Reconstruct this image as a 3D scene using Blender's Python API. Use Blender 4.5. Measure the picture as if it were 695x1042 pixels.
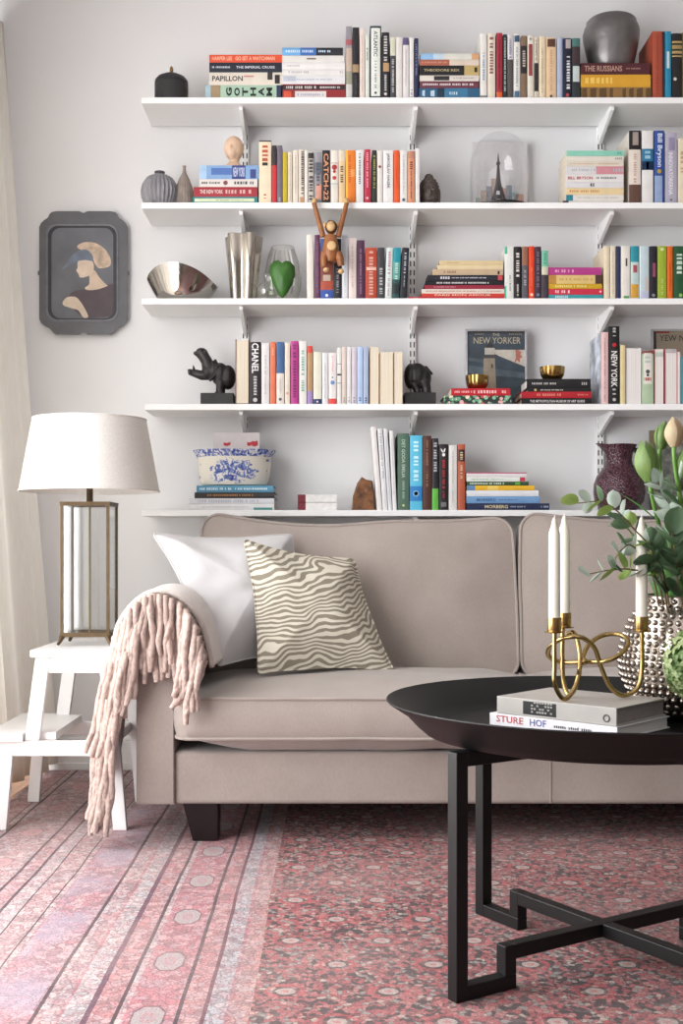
import bpy, bmesh, math, random
from mathutils import Vector, Matrix, noise
for _o in list(bpy.data.objects): bpy.data.objects.remove(_o)
scene = bpy.context.scene
COL = scene.collection
PI = math.pi
rnd = random.Random(7)

# ------------------------------------------------------------------ camera
HC, F, VX, VY, DW = 0.785, 1206.0, 340.0, 556.0, 4.2     # eye height, focal length (px), vanishing point, distance of back wall
cam = bpy.data.cameras.new('camera'); camo = bpy.data.objects.new('camera', cam); COL.objects.link(camo)
camo.location = (0, 0, HC); camo.rotation_euler = (PI/2, 0, 0)
cam.sensor_fit = 'VERTICAL'; cam.sensor_height = 36; cam.sensor_width = 24
cam.lens = F/1042*36
cam.shift_x = (347.5-VX)/1042; cam.shift_y = (VY-521)/1042
cam.clip_start = 0.05
scene.camera = camo
# ------------------------------------------------------------------ world, light, exposure
world = bpy.data.worlds.new('world'); scene.world = world; world.use_nodes = True
world.node_tree.nodes['Background'].inputs[0].default_value = (0.80, 0.88, 1.0, 1)
world.node_tree.nodes['Background'].inputs[1].default_value = 1.0
def area(name, loc, rot, sx, sy, power, col):
    l = bpy.data.lights.new(name, 'AREA'); l.shape = 'RECTANGLE'; l.size = sx; l.size_y = sy
    l.energy = power; l.color = col
    o = bpy.data.objects.new(name, l); COL.objects.link(o); o.location = loc; o.rotation_euler = rot
    return o
area('window_daylight', (-1.47, 1.93, 1.3), (0, -PI/2, 0), 2.3, 3.4, 114, (1.0, 0.985, 0.975))
area('rear_fill_light', (0.2, -1.17, 1.65), (PI/2, 0, 0), 1.6, 1.5, 4.5, (1.0, 0.965, 0.95))  # fill lamp added behind the camera, out of view
scene.view_settings.view_transform = 'Standard'; scene.view_settings.look = 'None'
scene.view_settings.gamma = 1.0; scene.view_settings.use_curve_mapping = False
scene.view_settings.exposure = 0.66

# ------------------------------------------------------------------ helpers
def P(px, py, D): return Vector(((px-VX)*D/F, D, HC-(py-VY)*D/F))
def X(px, D): return (px-VX)*D/F
def Z(py, D): return HC-(py-VY)*D/F
def lin(c):
    c = c.lstrip('#'); r = []
    for i in (0, 2, 4):
        v = int(c[i:i+2], 16)/255
        r.append(v/12.92 if v <= .04045 else ((v+.055)/1.055)**2.4)
    return (r[0], r[1], r[2], 1)
def node(nt, typ, ins=None, **props):
    n = nt.nodes.new(typ)
    for k, v in props.items(): setattr(n, k, v)
    for k, v in (ins or {}).items():
        s = n.inputs[k]
        if isinstance(v, bpy.types.NodeSocket): nt.links.new(v, s)
        else: s.default_value = v
    return n
def mth(nt, op, a, b=None, c=None):
    ins = {0: a}
    if b is not None: ins[1] = b
    if c is not None: ins[2] = c
    return node(nt, 'ShaderNodeMath', ins, operation=op).outputs[0]
def mixc(nt, fac, a, b, blend='MIX'):
    return node(nt, 'ShaderNodeMix', {0: fac, 6: a, 7: b}, data_type='RGBA', blend_type=blend).outputs[2]
def ramp(nt, fac, stops, interp='LINEAR'):
    n = node(nt, 'ShaderNodeValToRGB', {0: fac}); cr = n.color_ramp; cr.interpolation = interp
    while len(cr.elements) > 1: cr.elements.remove(cr.elements[0])
    cr.elements[0].position = stops[0][0]; cr.elements[0].color = stops[0][1]
    for p, c in stops[1:]:
        e = cr.elements.new(p); e.color = c
    return n.outputs[0]
def newmat(name):
    m = bpy.data.materials.new(name); m.use_nodes = True
    nt = m.node_tree; return m, nt, nt.nodes['Principled BSDF']
def ocoord(nt): return node(nt, 'ShaderNodeTexCoord').outputs['Object']
_mc = {}
def mat(hexc, rough=.55, metal=0, var=.12, scale=60, bump=0, bscale=300, spec=.4, sheen=0):
    key = (hexc, rough, metal, var, scale, bump, bscale, spec, sheen)
    if key in _mc: return _mc[key]
    m, nt, b = newmat('m_'+hexc.strip('#')); co = ocoord(nt); base = lin(hexc)
    nz = node(nt, 'ShaderNodeTexNoise', {'Vector': co, 'Scale': scale, 'Detail': 3}).outputs[0]
    lo = tuple(v*(1-var) for v in base[:3])+(1,); hi = tuple(min(1, v*(1+var)) for v in base[:3])+(1,)
    nt.links.new(ramp(nt, nz, [(.3, lo), (.7, hi)]), b.inputs['Base Color'])
    b.inputs['Roughness'].default_value = rough; b.inputs['Metallic'].default_value = metal
    b.inputs['Specular IOR Level'].default_value = spec
    if sheen: b.inputs['Sheen Weight'].default_value = sheen
    if bump:
        n2 = node(nt, 'ShaderNodeTexNoise', {'Vector': co, 'Scale': bscale, 'Detail': 4}).outputs[0]
        nt.links.new(node(nt, 'ShaderNodeBump', {'Strength': bump, 'Distance': .004, 'Height': n2}).outputs[0], b.inputs['Normal'])
    _mc[key] = m; return m
def glass(name, tint, gloss=.12, rough=.02):
    m, nt, b = newmat(name); nt.nodes.remove(b)
    out = nt.nodes['Material Output']
    lw = node(nt, 'ShaderNodeLayerWeight', {'Blend': .25}).outputs['Facing']
    nz = node(nt, 'ShaderNodeTexNoise', {'Vector': ocoord(nt), 'Scale': 3.0}).outputs[0]
    t = node(nt, 'ShaderNodeBsdfTransparent', {'Color': mixc(nt, nz, tint, tuple(v*.96 for v in tint[:3])+(1,))}).outputs[0]
    g = node(nt, 'ShaderNodeBsdfGlossy', {'Color': (1, 1, 1, 1), 'Roughness': rough}).outputs[0]
    f = mth(nt, 'ADD', mth(nt, 'MULTIPLY', mth(nt, 'POWER', lw, 2.0), .6), gloss*.4)
    nt.links.new(node(nt, 'ShaderNodeMixShader', {0: f, 1: t, 2: g}).outputs[0], out.inputs[0])
    return m

def put(o, parent=None):
    COL.objects.link(o)
    if parent is not None: o.parent = parent
    return o
def tag(o, label=None, cat=None, group=None, kind=None):
    for k, v in (('label', label), ('category', cat), ('group', group), ('kind', kind)):
        if v: o[k] = v
    return o
def thing(name, label, cat, loc=(0, 0, 0), rotz=0, group=None):
    o = bpy.data.objects.new(name, None); COL.objects.link(o); o.empty_display_size = .05
    o.location = loc; o.rotation_euler = (0, 0, rotz)
    return tag(o, label, cat, group)
class MB:
    def __init__(s): s.v = []; s.f = []; s.mi = []; s.cur = 0
    def add(s, vs, fs):
        n = len(s.v); s.v += [tuple(v) for v in vs]; s.f += [tuple(i+n for i in f) for f in fs]; s.mi += [s.cur]*len(fs); return s
    def box(s, x0, x1, y0, y1, z0, z1):
        return s.add([(x0,y0,z0),(x1,y0,z0),(x1,y1,z0),(x0,y1,z0),(x0,y0,z1),(x1,y0,z1),(x1,y1,z1),(x0,y1,z1)],
              [(3,2,1,0),(4,5,6,7),(0,1,5,4),(1,2,6,5),(2,3,7,6),(3,0,4,7)])
    def prism(s, poly, a, b, axis='y'):
        def mk(u, w, t): return (u, t, w) if axis == 'y' else ((t, u, w) if axis == 'x' else (u, w, t))
        n = len(poly)
        vs = [mk(u, w, a) for u, w in poly]+[mk(u, w, b) for u, w in poly]
        return s.add(vs, [tuple(range(n)), tuple(range(2*n-1, n-1, -1))]+[(i, i+n, (i+1) % n+n, (i+1) % n) for i in range(n)])
    def loft(s, rings, cap0=True, cap1=True, closed=True):
        n = len(rings[0]); fs = []; vs = [p for r in rings for p in r]
        for i in range(len(rings)-1):
            for j in range(n if closed else n-1):
                k = (j+1) % n
                fs.append((i*n+j, i*n+k, (i+1)*n+k, (i+1)*n+j))
        if cap0: fs.append(tuple(range(n-1, -1, -1)))
        if cap1: fs.append(tuple(range((len(rings)-1)*n, len(rings)*n)))
        return s.add(vs, fs)
    def lathe(s, prof, n=32, c=(0, 0, 0), sx=1, sy=1, cap0=True, cap1=True, wob=None):
        rings = []
        for r, z in prof:
            ring = []
            for i in range(n):
                a = 2*PI*i/n; rr = r*(wob(a, z) if wob else 1)
                ring.append((c[0]+rr*math.cos(a)*sx, c[1]+rr*math.sin(a)*sy, c[2]+z))
            rings.append(ring)
        return s.loft(rings, cap0, cap1)
    def tube(s, pts, r, n=8, closed=False):
        pts = [Vector(p) for p in pts]; N = len(pts)
        rs = r if isinstance(r, (list, tuple)) else [r]*N
        rings = []; up = None
        for i, p in enumerate(pts):
            if closed: t = pts[(i+1) % N]-pts[i-1]
            else: t = pts[min(i+1, N-1)]-pts[max(i-1, 0)]
            t.normalize()
            if up is None:
                up = t.orthogonal().normalized()
            up = (up-t*up.dot(t))
            if up.length < 1e-6: up = t.orthogonal()
            up.normalize(); w = t.cross(up)
            rings.append([tuple(p+(up*math.cos(2*PI*k/n)+w*math.sin(2*PI*k/n))*rs[i]) for k in range(n)])
        if closed: rings.append(rings[0]); return s.loft(rings, False, False)
        return s.loft(rings)
    def ball(s, c, r, n=14, m=8, rot=None):
        rx, ry, rz = r if isinstance(r, (tuple, list)) else (r, r, r)
        R = rot or Matrix.Identity(3); c = Vector(c); rings = []
        for j in range(m+1):
            t = PI*j/m; st = max(math.sin(t), 1e-3)
            rings.append([tuple(c+R @ Vector((rx*st*math.cos(2*PI*i/n), ry*st*math.sin(2*PI*i/n), -rz*math.cos(t)))) for i in range(n)])
        return s.loft(rings)
    def bar(s, a, b, w, h=None, side=None):
        a = Vector(a); b = Vector(b); t = (b-a).normalized(); h = h or w
        u = t.cross(Vector((0, 0, 1)))
        if u.length < 1e-4: u = Vector((1, 0, 0))
        if side is not None: u = Vector((side[0], side[1], 0))
        u.normalize(); k = u.cross(t)
        q = [u*w/2+k*h/2, -u*w/2+k*h/2, -u*w/2-k*h/2, u*w/2-k*h/2]
        return s.loft([[tuple(a+e) for e in q], [tuple(b+e) for e in q]])
    def mesh(s, name, m, smooth=None):
        me = bpy.data.meshes.new(name); me.from_pydata(s.v, [], s.f)
        bm = bmesh.new(); bm.from_mesh(me); bmesh.ops.recalc_face_normals(bm, faces=bm.faces); bm.to_mesh(me); bm.free()
        for k in (m if isinstance(m, (list, tuple)) else [m]): me.materials.append(k)
        if isinstance(m, (list, tuple)): me.polygons.foreach_set('material_index', s.mi)
        if smooth:
            me.polygons.foreach_set('use_smooth', [True]*len(me.polygons))
            me.set_sharp_from_angle(angle=math.radians(smooth))
        return me
    def build(s, name, m, parent=None, smooth=None, bevel=0, world=False, seg=2):
        if world and parent is not None:
            L = parent.location; s.v = [(v[0]-L[0], v[1]-L[1], v[2]-L[2]) for v in s.v]
        o = put(bpy.data.objects.new(name, s.mesh(name, m, smooth)), parent)
        if bevel:
            b = o.modifiers.new('bevel', 'BEVEL'); b.width = bevel; b.segments = seg; b.limit_method = 'ANGLE'
        return o
    def single(s, name, m, label, cat, loc=None, group=None, **kw):
        """one-mesh thing: verts given in world, origin moved to loc"""
        if loc is not None: s.v = [(v[0]-loc[0], v[1]-loc[1], v[2]-loc[2]) for v in s.v]
        o = s.build(name, m, None, **kw)
        if loc is not None: o.location = loc
        return tag(o, label, cat, group)
def remesh(o, vox, it=4):
    r = o.modifiers.new('remesh', 'REMESH'); r.mode = 'VOXEL'; r.voxel_size = vox; r.use_smooth_shade = True
    k = o.modifiers.new('smooth', 'SMOOTH'); k.iterations = it; k.factor = .5
    return o
def catmull(pts, sub=6, closed=False):
    pts = [Vector(p) for p in pts]; out = []; N = len(pts)
    for i in range(N if closed else N-1):
        if closed: p0, p1, p2, p3 = pts[i-1], pts[i], pts[(i+1) % N], pts[(i+2) % N]
        else: p0, p1, p2, p3 = pts[max(i-1, 0)], pts[i], pts[i+1], pts[min(i+2, N-1)]
        for k in range(sub):
            t = k/sub
            out.append(.5*((2*p1)+(p2-p0)*t+(2*p0-5*p1+4*p2-p3)*t*t+(3*p1-p0-3*p2+p3)*t**3))
    if not closed: out.append(pts[-1])
    return out
_tm = {}
def text_geo(s, bold=.012):
    if (s, bold) in _tm: return _tm[(s, bold)]
    cu = bpy.data.curves.new('t', 'FONT'); cu.body = s; cu.resolution_u = 2; cu.offset = bold
    o = bpy.data.objects.new('t', cu); COL.objects.link(o)
    dg = bpy.context.evaluated_depsgraph_get()
    me = bpy.data.meshes.new_from_object(o.evaluated_get(dg), depsgraph=dg)
    vs = [tuple(v.co) for v in me.vertices]; fs = [tuple(p.vertices) for p in me.polygons]
    bpy.data.objects.remove(o); bpy.data.curves.remove(cu); bpy.data.meshes.remove(me)
    x0 = min(v[0] for v in vs); x1 = max(v[0] for v in vs); y0 = min(v[1] for v in vs); y1 = max(v[1] for v in vs)
    _tm[(s, bold)] = ([((v[0]-x0)/(x1-x0), (v[1]-y0)/(y1-y0)) for v in vs], fs, (x1-x0)/(y1-y0))
    return _tm[(s, bold)]
def put_text(s, o, u, w, L, H, parent, hexc, name='lettering', bold=.012, thick=.0004):
    """print text s in the rectangle with corner o, unit axes u (reading) and w (up), length L, height H"""
    vs, fs, asp = text_geo(s, bold); o = Vector(o); u = Vector(u); w = Vector(w)
    mb = MB(); mb.add([tuple(o+u*(a*L)+w*(b*H)) for a, b in vs], fs)
    me = bpy.data.meshes.new(name); me.from_pydata(mb.v, [], mb.f); me.materials.append(mat(hexc, .6, var=.05))
    return put(bpy.data.objects.new(name, me), parent)
# ------------------------------------------------------------------ room shell
def struct(o, kind='structure'): o['kind'] = kind; return o
XL, XR, YF, ZC = -1.42, 3.3, -1.25, 2.85
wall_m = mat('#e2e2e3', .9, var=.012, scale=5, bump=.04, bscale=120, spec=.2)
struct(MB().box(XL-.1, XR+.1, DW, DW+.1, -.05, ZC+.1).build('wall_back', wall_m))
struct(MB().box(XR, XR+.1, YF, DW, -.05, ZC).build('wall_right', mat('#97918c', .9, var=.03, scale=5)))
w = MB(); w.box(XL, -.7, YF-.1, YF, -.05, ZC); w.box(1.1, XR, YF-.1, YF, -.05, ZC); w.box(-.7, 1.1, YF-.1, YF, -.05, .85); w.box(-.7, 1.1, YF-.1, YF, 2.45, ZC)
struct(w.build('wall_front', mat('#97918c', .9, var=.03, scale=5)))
w = MB(); wy0, wy1, wz0, wz1 = .2, 3.7, .12, 2.5
w.box(XL-.1, XL, YF, wy0, -.05, ZC); w.box(XL-.1, XL, wy1, DW, -.05, ZC); w.box(XL-.1, XL, wy0, wy1, -.05, wz0); w.box(XL-.1, XL, wy0, wy1, wz1, ZC)
struct(w.build('wall_left', wall_m))
struct(MB().box(XL-.1, XR+.1, YF-.1, DW+.1, ZC, ZC+.1).build('ceiling', mat('#dedddb', .9, var=.02, scale=4)))
white_m = mat('#e6e6e6', .45, var=.02, scale=8)
def window(name, mk):
    t = bpy.data.objects.new(name, None); put(t); struct(t)
    fr = MB(); mk(fr); fr.build('window_frame', white_m, t, bevel=.004)
    return t
def fl(fr):
    for y in (wy0, 1.37, 2.53, wy1): fr.box(XL-.09, XL-.03, y-.03, y+.03, wz0, wz1)
    for z in (wz0+.03, wz1-.03): fr.box(XL-.085, XL-.035, wy0, wy1, z-.03, z+.03)
window('window_1', fl)
def fb(fr):
    for x in (-.67, .2, 1.07): fr.box(x-.03, x+.03, YF-.09, YF-.03, .85, 2.45)
    for z in (.88, 2.42): fr.box(-.7, 1.1, YF-.085, YF-.035, z-.03, z+.03)
window('rear_fill_window', fb)  # unseen window added to go with the rear fill lamp
MB().box(XL-.07, XL-.066, wy0, wy1, wz0, wz1).build('pane', glass('pane_glass', (.96, .97, .97, 1)), bpy.data.objects['window_1'])
MB().box(-.7, 1.1, YF-.07, YF-.066, .85, 2.45).build('pane', glass('pane_glass_b', (.96, .97, .97, 1)), bpy.data.objects['rear_fill_window'])
b = MB(); b.box(XL, XR, DW-.016, DW, -.008, .1); b.box(XL, XR, DW-.022, DW, -.008, .022); b.box(XL, XR, DW-.01, DW, .1, .108)
struct(b.build('baseboard_back', white_m, bevel=.003))
# floor: boards are parts where the rug leaves them open
wood, nt, bs = newmat('floor_wood'); co = ocoord(nt)
nz = node(nt, 'ShaderNodeTexNoise', {'Vector': node(nt, 'ShaderNodeMapping', {0: co, 3: (40, 3, 10)}).outputs[0], 'Scale': 1.5, 'Detail': 5}).outputs[0]
oi = node(nt, 'ShaderNodeObjectInfo').outputs['Random']
c = ramp(nt, nz, [(.3, lin('#8a5a34')), (.7, lin('#b98654'))])
nt.links.new(mixc(nt, mth(nt, 'MULTIPLY', oi, .35), c, lin('#9c6a3c')), bs.inputs['Base Color']); bs.inputs['Roughness'].default_value = .35
floor = struct(MB().box(XL, XR, YF, DW, -.06, -.012).build('floor', wood))
pm_ = None
for i in range(5):
    y = -1.2+.13*(i % 3)
    while y < DW-.03:
        y1 = min(y+.78, DW-.023)
        q = MB().box(XL+.002+i*.1, XL+.0995+i*.1, y+.001, y1-.001, -.012, -.0085)
        q.build('plank', wood, floor); y = y1

# ------------------------------------------------------------------ rug
rm, nt, bs = newmat('rug_wool'); co = ocoord(nt)
sep = node(nt, 'ShaderNodeSeparateXYZ', {0: co}); rx, ry = sep.outputs[0], sep.outputs[1]
wobn = node(nt, 'ShaderNodeTexNoise', {'Vector': co, 'Scale': 2.5, 'Detail': 2}).outputs[0]
rxw = mth(nt, 'ADD', rx, mth(nt, 'MULTIPLY', mth(nt, 'SUBTRACT', wobn, .5), .012))
fac = mth(nt, 'MULTIPLY', mth(nt, 'ADD', rxw, 1.02), 1/.92)
pos = lambda x: max(0., (x+1.02)/.92)
DK, PK, RD, CR, GR, BL, PE = '#3f3138', '#b99291', '#a2535a', '#bda9a4', '#a09c9c', '#9aa0a5', '#b98270'
stops = [(-1.02, '#8f7f7d'), (-.99, '#b98d88'), (-.93, DK), (-.925, CR), (-.905, DK), (-.900, '#b39a98'), (-.765, DK), (-.759, PK), (-.722, DK), (-.716, '#b9b0ae'),
         (-.682, DK), (-.677, '#bc9c98'), (-.628, DK), (-.622, CR), (-.611, '#a9727a'), (-.507, DK), (-.501, CR), (-.489, '#a88c8a'), (-.466, RD), (-.457, '#b2adab'),
         (-.421, '#5b3f4c'), (-.412, '#b1706c'), (-.371, DK), (-.364, CR), (-.355, '#b0565f'), (-.268, DK), (-.261, '#ae6a66'), (-.225, '#5a3540'), (-.216, BL), (-.183, RD), (-.177, '#b08077'), (-.153, PE)]
border = ramp(nt, fac, [(pos(p), lin(c)) for p, c in stops], 'CONSTANT')
# curling motifs: two voronoi layers
def vor(scale, feat='F1', vec=co, rand=1.0, out='Distance', dist='EUCLIDEAN'):
    return node(nt, 'ShaderNodeTexVoronoi', {'Vector': vec, 'Scale': scale, 'Randomness': rand}, feature=feat, distance=dist).outputs[out]
dis = node(nt, 'ShaderNodeTexNoise', {'Vector': co, 'Scale': 30, 'Detail': 2}).outputs['Color']
cow = node(nt, 'ShaderNodeVectorMath', {0: co, 1: node(nt, 'ShaderNodeVectorMath', {0: dis, 1: (.016, .016, .016)}, operation='MULTIPLY').outputs[0]}, operation='ADD').outputs[0]
vcell = vor(92, vec=cow, out='Color'); vsep = node(nt, 'ShaderNodeSeparateColor', {0: vcell}).outputs[0]
vedge = vor(92, 'DISTANCE_TO_EDGE', cow)
vring = vor(34, vec=cow)
# border overlay motifs
vcb = node(nt, 'ShaderNodeSeparateColor', {0: vor(50, vec=cow, out='Color')}).outputs[0]; veb = vor(50, 'DISTANCE_TO_EDGE', cow)
motif = ramp(nt, vcb, [(0, lin('#463840')), (.2, lin('#a05a62')), (.38, lin('#bda6a3')), (.62, lin('#96969c')), (.84, lin('#ab7a7e'))], 'CONSTANT')
ringm = mth(nt, 'COMPARE', vring, .33, .07)
bord2 = mixc(nt, .45, border, motif)
bord2 = mixc(nt, mth(nt, 'MULTIPLY', ringm, .45), bord2, lin('#5c4750'))
isline = mth(nt, 'LESS_THAN', node(nt, 'ShaderNodeRGBToBW', {0: border}).outputs[0], .085)
bord2 = mixc(nt, .26, bord2, lin('#b5acad'))  # pale grey mix also puts the window light's wash into the border
bord2 = mixc(nt, mth(nt, 'MULTIPLY', mth(nt, 'LESS_THAN', veb, .06), .38), bord2, lin('#57434d'))
bord2 = mixc(nt, mth(nt, 'MULTIPLY', mth(nt, 'COMPARE', vor(62, vec=cow), .42, .08), .4), bord2, lin('#7d4b54'))
bord2 = mixc(nt, mth(nt, 'MULTIPLY', isline, .8), bord2, border)
# medallions down the pink band and down the wide left bands
def medal(xc, hw, per, off, col0, ccol, prev, asp=.62):
    yy = mth(nt, 'ABSOLUTE', mth(nt, 'SUBTRACT', mth(nt, 'PINGPONG', mth(nt, 'ADD', ry, off), per/2), per/4))
    dx = mth(nt, 'DIVIDE', mth(nt, 'ABSOLUTE', mth(nt, 'SUBTRACT', rx, xc)), hw)
    dy = mth(nt, 'DIVIDE', yy, hw*asp)
    d = mth(nt, 'MAXIMUM', mth(nt, 'MAXIMUM', dx, dy), mth(nt, 'MULTIPLY', mth(nt, 'ADD', dx, dy), .68))
    o = mixc(nt, mth(nt, 'MULTIPLY', mth(nt, 'LESS_THAN', d, 1.0), .7), prev, lin(col0))
    o = mixc(nt, mth(nt, 'MULTIPLY', mth(nt, 'LESS_THAN', d, .88), .6), o, lin(ccol))
    o = mixc(nt, mth(nt, 'MULTIPLY', mth(nt, 'LESS_THAN', d, .42), .5), o, lin('#a5747a'))
    o = mixc(nt, mth(nt, 'MULTIPLY', mth(nt, 'LESS_THAN', d, .2), .4), o, lin('#8f9096'))
    return o
bord2 = medal(-.311, .029, .54, .05, '#5d4a52', '#aea8a6', bord2, 1.8)
bord2 = mixc(nt, mth(nt, 'MULTIPLY', mth(nt, 'MULTIPLY', mth(nt, 'LESS_THAN', mth(nt, 'ABSOLUTE', mth(nt, 'ADD', rx, .558)), .048), ramp(nt, node(nt, 'ShaderNodeTexNoise', {'Vector': co, 'Scale': 5.5, 'Detail': 3}).outputs[0], [(.42, (0, 0, 0, 1)), (.6, (1, 1, 1, 1))])), .55), bord2, lin('#9d95a2'))
bord2 = medal(-.83, .03, .62, .0, '#8a6468', '#bd9a98', bord2, 1.5)
# central field: dense small flowers + rows of pale rosettes
fl1 = ramp(nt, vsep, [(0, lin('#2f2429')), (.27, lin('#9a4a50')), (.44, lin('#b0726f')), (.58, lin('#8a8682')), (.72, lin('#a25a5d')), (.86, lin('#b3a297')), (.94, lin('#4d4046'))], 'CONSTANT')
fld = mixc(nt, mth(nt, 'MULTIPLY', mth(nt, 'LESS_THAN', vedge, .09), .6), fl1, lin('#3a2a32'))
fld = mixc(nt, mth(nt, 'MULTIPLY', ringm, .35), fld, lin('#c4575c'))
px_, py_ = .182, .135
iy = mth(nt, 'FLOOR', mth(nt, 'DIVIDE', ry, py_))
sh = mth(nt, 'MULTIPLY', mth(nt, 'MODULO', iy, 2.0), px_/2)
mx = mth(nt, 'SUBTRACT', mth(nt, 'MODULO', mth(nt, 'ADD', mth(nt, 'ADD', rx, 5.0), sh), px_), px_/2)
my = mth(nt, 'SUBTRACT', mth(nt, 'MODULO', ry, py_), py_/2)
jit = mth(nt, 'MULTIPLY', mth(nt, 'SUBTRACT', node(nt, 'ShaderNodeTexNoise', {'Vector': co, 'Scale': 60}).outputs[0], .5), .35)
rd = mth(nt, 'ADD', mth(nt, 'SQRT', mth(nt, 'ADD', mth(nt, 'POWER', mth(nt, 'DIVIDE', mx, .021), 2.0), mth(nt, 'POWER', mth(nt, 'DIVIDE', my, .019), 2.0))), jit)
fld = mixc(nt, mth(nt, 'MULTIPLY', mth(nt, 'COMPARE', rd, 1.55, .22), .55), fld, lin('#b8454d'))
fld = mixc(nt, mth(nt, 'MULTIPLY', mth(nt, 'LESS_THAN', rd, 1.12), .55), fld, lin('#33272e'))
fld = mixc(nt, mth(nt, 'MULTIPLY', mth(nt, 'LESS_THAN', rd, .8), .7), fld, lin('#c2b4ac'))
fld = mixc(nt, mth(nt, 'MULTIPLY', mth(nt, 'LESS_THAN', rd, .32), .7), fld, lin('#b8636a'))
fld = mixc(nt, .2, fld, lin('#8c817d'))
isf = mth(nt, 'GREATER_THAN', rxw, -.142)
col = mixc(nt, isf, bord2, fld)
# worn, paler patches with a shape of their own, and the weave
wear = node(nt, 'ShaderNodeTexNoise', {'Vector': co, 'Scale': 1.7, 'Detail': 4}).outputs[0]
col = mixc(nt, mth(nt, 'MULTIPLY', ramp(nt, wear, [(.42, (0, 0, 0, 1)), (.72, (1, 1, 1, 1))]), .35), col, lin('#b5a09c'))
wv = node(nt, 'ShaderNodeTexNoise', {'Vector': node(nt, 'ShaderNodeMapping', {0: co, 3: (1, 2.2, 1)}).outputs[0], 'Scale': 260, 'Detail': 2}).outputs[0]
col = mixc(nt, .8, col, ramp(nt, wv, [(.25, (.3, .3, .3, 1)), (.5, (1, 1, 1, 1)), (.75, (1.55, 1.55, 1.55, 1))]), 'MULTIPLY')
nt.links.new(col, bs.inputs['Base Color']); bs.inputs['Roughness'].default_value = .85; bs.inputs['Sheen Weight'].default_value = .04; bs.inputs['Specular IOR Level'].default_value = .15
nt.links.new(node(nt, 'ShaderNodeBump', {'Strength': .4, 'Distance': .002, 'Height': wv}).outputs[0], bs.inputs['Normal'])
r_ = MB()
nx, ny = 60, 50
rg = [[(-1.0+(3.3-.2+1.0)*i/nx + (.006*math.sin(j*.9) if i == 0 else 0), -1.0+(4.165+1.0)*j/ny, -.0005) for i in range(nx+1)] for j in range(ny+1)]
r_.loft(rg, False, False, False)
r_.box(-1.0, 3.1, -1.0, 4.165, -.0083, -.0012)
r_.single('rug', rm, 'faded red and pink oriental rug with striped border covering the floor', 'rug')

# ------------------------------------------------------------------ curtain
cm, nt, bs = newmat('curtain_linen'); co = ocoord(nt)
wv = node(nt, 'ShaderNodeTexNoise', {'Vector': node(nt, 'ShaderNodeMapping', {0: co, 3: (1, 90, 6)}).outputs[0], 'Scale': 3, 'Detail': 3}).outputs[0]
cc = ramp(nt, wv, [(.3, lin('#ebe8e2')), (.7, lin('#f3f0ec'))])
nt.links.new(cc, bs.inputs['Base Color']); bs.inputs['Roughness'].default_value = .9
tr = node(nt, 'ShaderNodeBsdfTranslucent', {'Color': cc}).outputs[0]
nt.links.new(node(nt, 'ShaderNodeMixShader', {0: .55, 1: bs.outputs[0], 2: tr}).outputs[0], nt.nodes['Material Output'].inputs[0])
c = MB(); ny, nz_ = 70, 24; rings = []
for j in range(nz_+1):
    z = .02+2.62*j/nz_; ring = []
    for i in range(ny+1):
        s = i/ny; y = 3.05+1.1475*s
        flare = .2*max(0, 1-z/2.64)
        pl = .018*math.sin(s*46+.6*math.sin(z*1.3)) + .012*math.sin(s*23+1.2)
        x = -1.18+flare*(.55+.45*s)+pl*(1.1-.15*z) - .06*(1-s)
        ring.append((x, y+.012*math.sin(z*2+s*5)*(1-s), z))
    rings.append(ring)
c.loft(rings, False, False, False)
o = c.single('curtain', cm, 'off-white linen curtain hanging at the left edge beside the window', 'curtain', smooth=80)
sm = o.modifiers.new('thick', 'SOLIDIFY'); sm.thickness = .002

# ------------------------------------------------------------------ wall shelves
DF = 3.97
SY = [99, 206, 303.5, 411, 519]
SZ = [Z(y, DF) for y in SY]
shelf_m = mat('#ececec', .5, var=.012, scale=10)
TH = .0205
shelf_lab = ['highest white wall shelf, carrying the grey clay pot', 'second white wall shelf from the top, carrying the glass dome',
             'middle white wall shelf, carrying the silver bowl', 'white wall shelf carrying the hippo bookends', 'lowest white wall shelf just above the sofa back']
upx = [249.5, 419.5, 610.5]
for k in range(5):
    x0 = X(144 if k != 3 else 147, DF)
    t = thing('wall_shelf', shelf_lab[k], 'shelf', (x0, DW, SZ[k]), group='white wall shelves')
    MB().box(0, 3.0-x0, DF-DW, -.0152, -TH, 0).build('board', shelf_m, t, bevel=.0015)
    for q in upx+[800]:
        xx = X(q, DW-.02)-x0; zb = -TH-.0003
        m_ = MB()
        m_.prism([(-.016, zb), (-.205, zb), (-.209, zb-.004), (-.205, zb-.013), (-.03, zb-.062), (-.016, zb-.066)], xx-.006, xx+.006, 'x')
        m_.box(xx-.008, xx+.008, -.2, -.016, zb-.003, zb)
        m_.build('bracket', shelf_m, t, bevel=.001)
slot_m = mat('#3c3a3b', .7)
for n_, q in enumerate(upx+[800]):
    xx = X(q, DW-.01)
    t = thing('shelf_upright', ['slotted white rail behind the left ends of the book rows', 'slotted white rail behind the books near the middle of the wall',
              'slotted white rail behind the dark purple jug', 'slotted white rail beyond the right edge of the photo'][n_], 'rail', (xx, DW, .45), group='shelf rails')
    zt = SZ[0]-TH-.002-.45
    MB().box(-.0125, .0125, -.0145, -.0005, 0, zt).build('rail', shelf_m, t, bevel=.001)
    s_ = MB(); z = .02
    while z < zt-.02:
        for dx in (-.0062, .0062): s_.box(dx-.0022, dx+.0022, -.0149, -.0143, z, z+.019)
        z += .0318
    tag(s_.build('slots', slot_m, t), kind='stuff')
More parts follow.
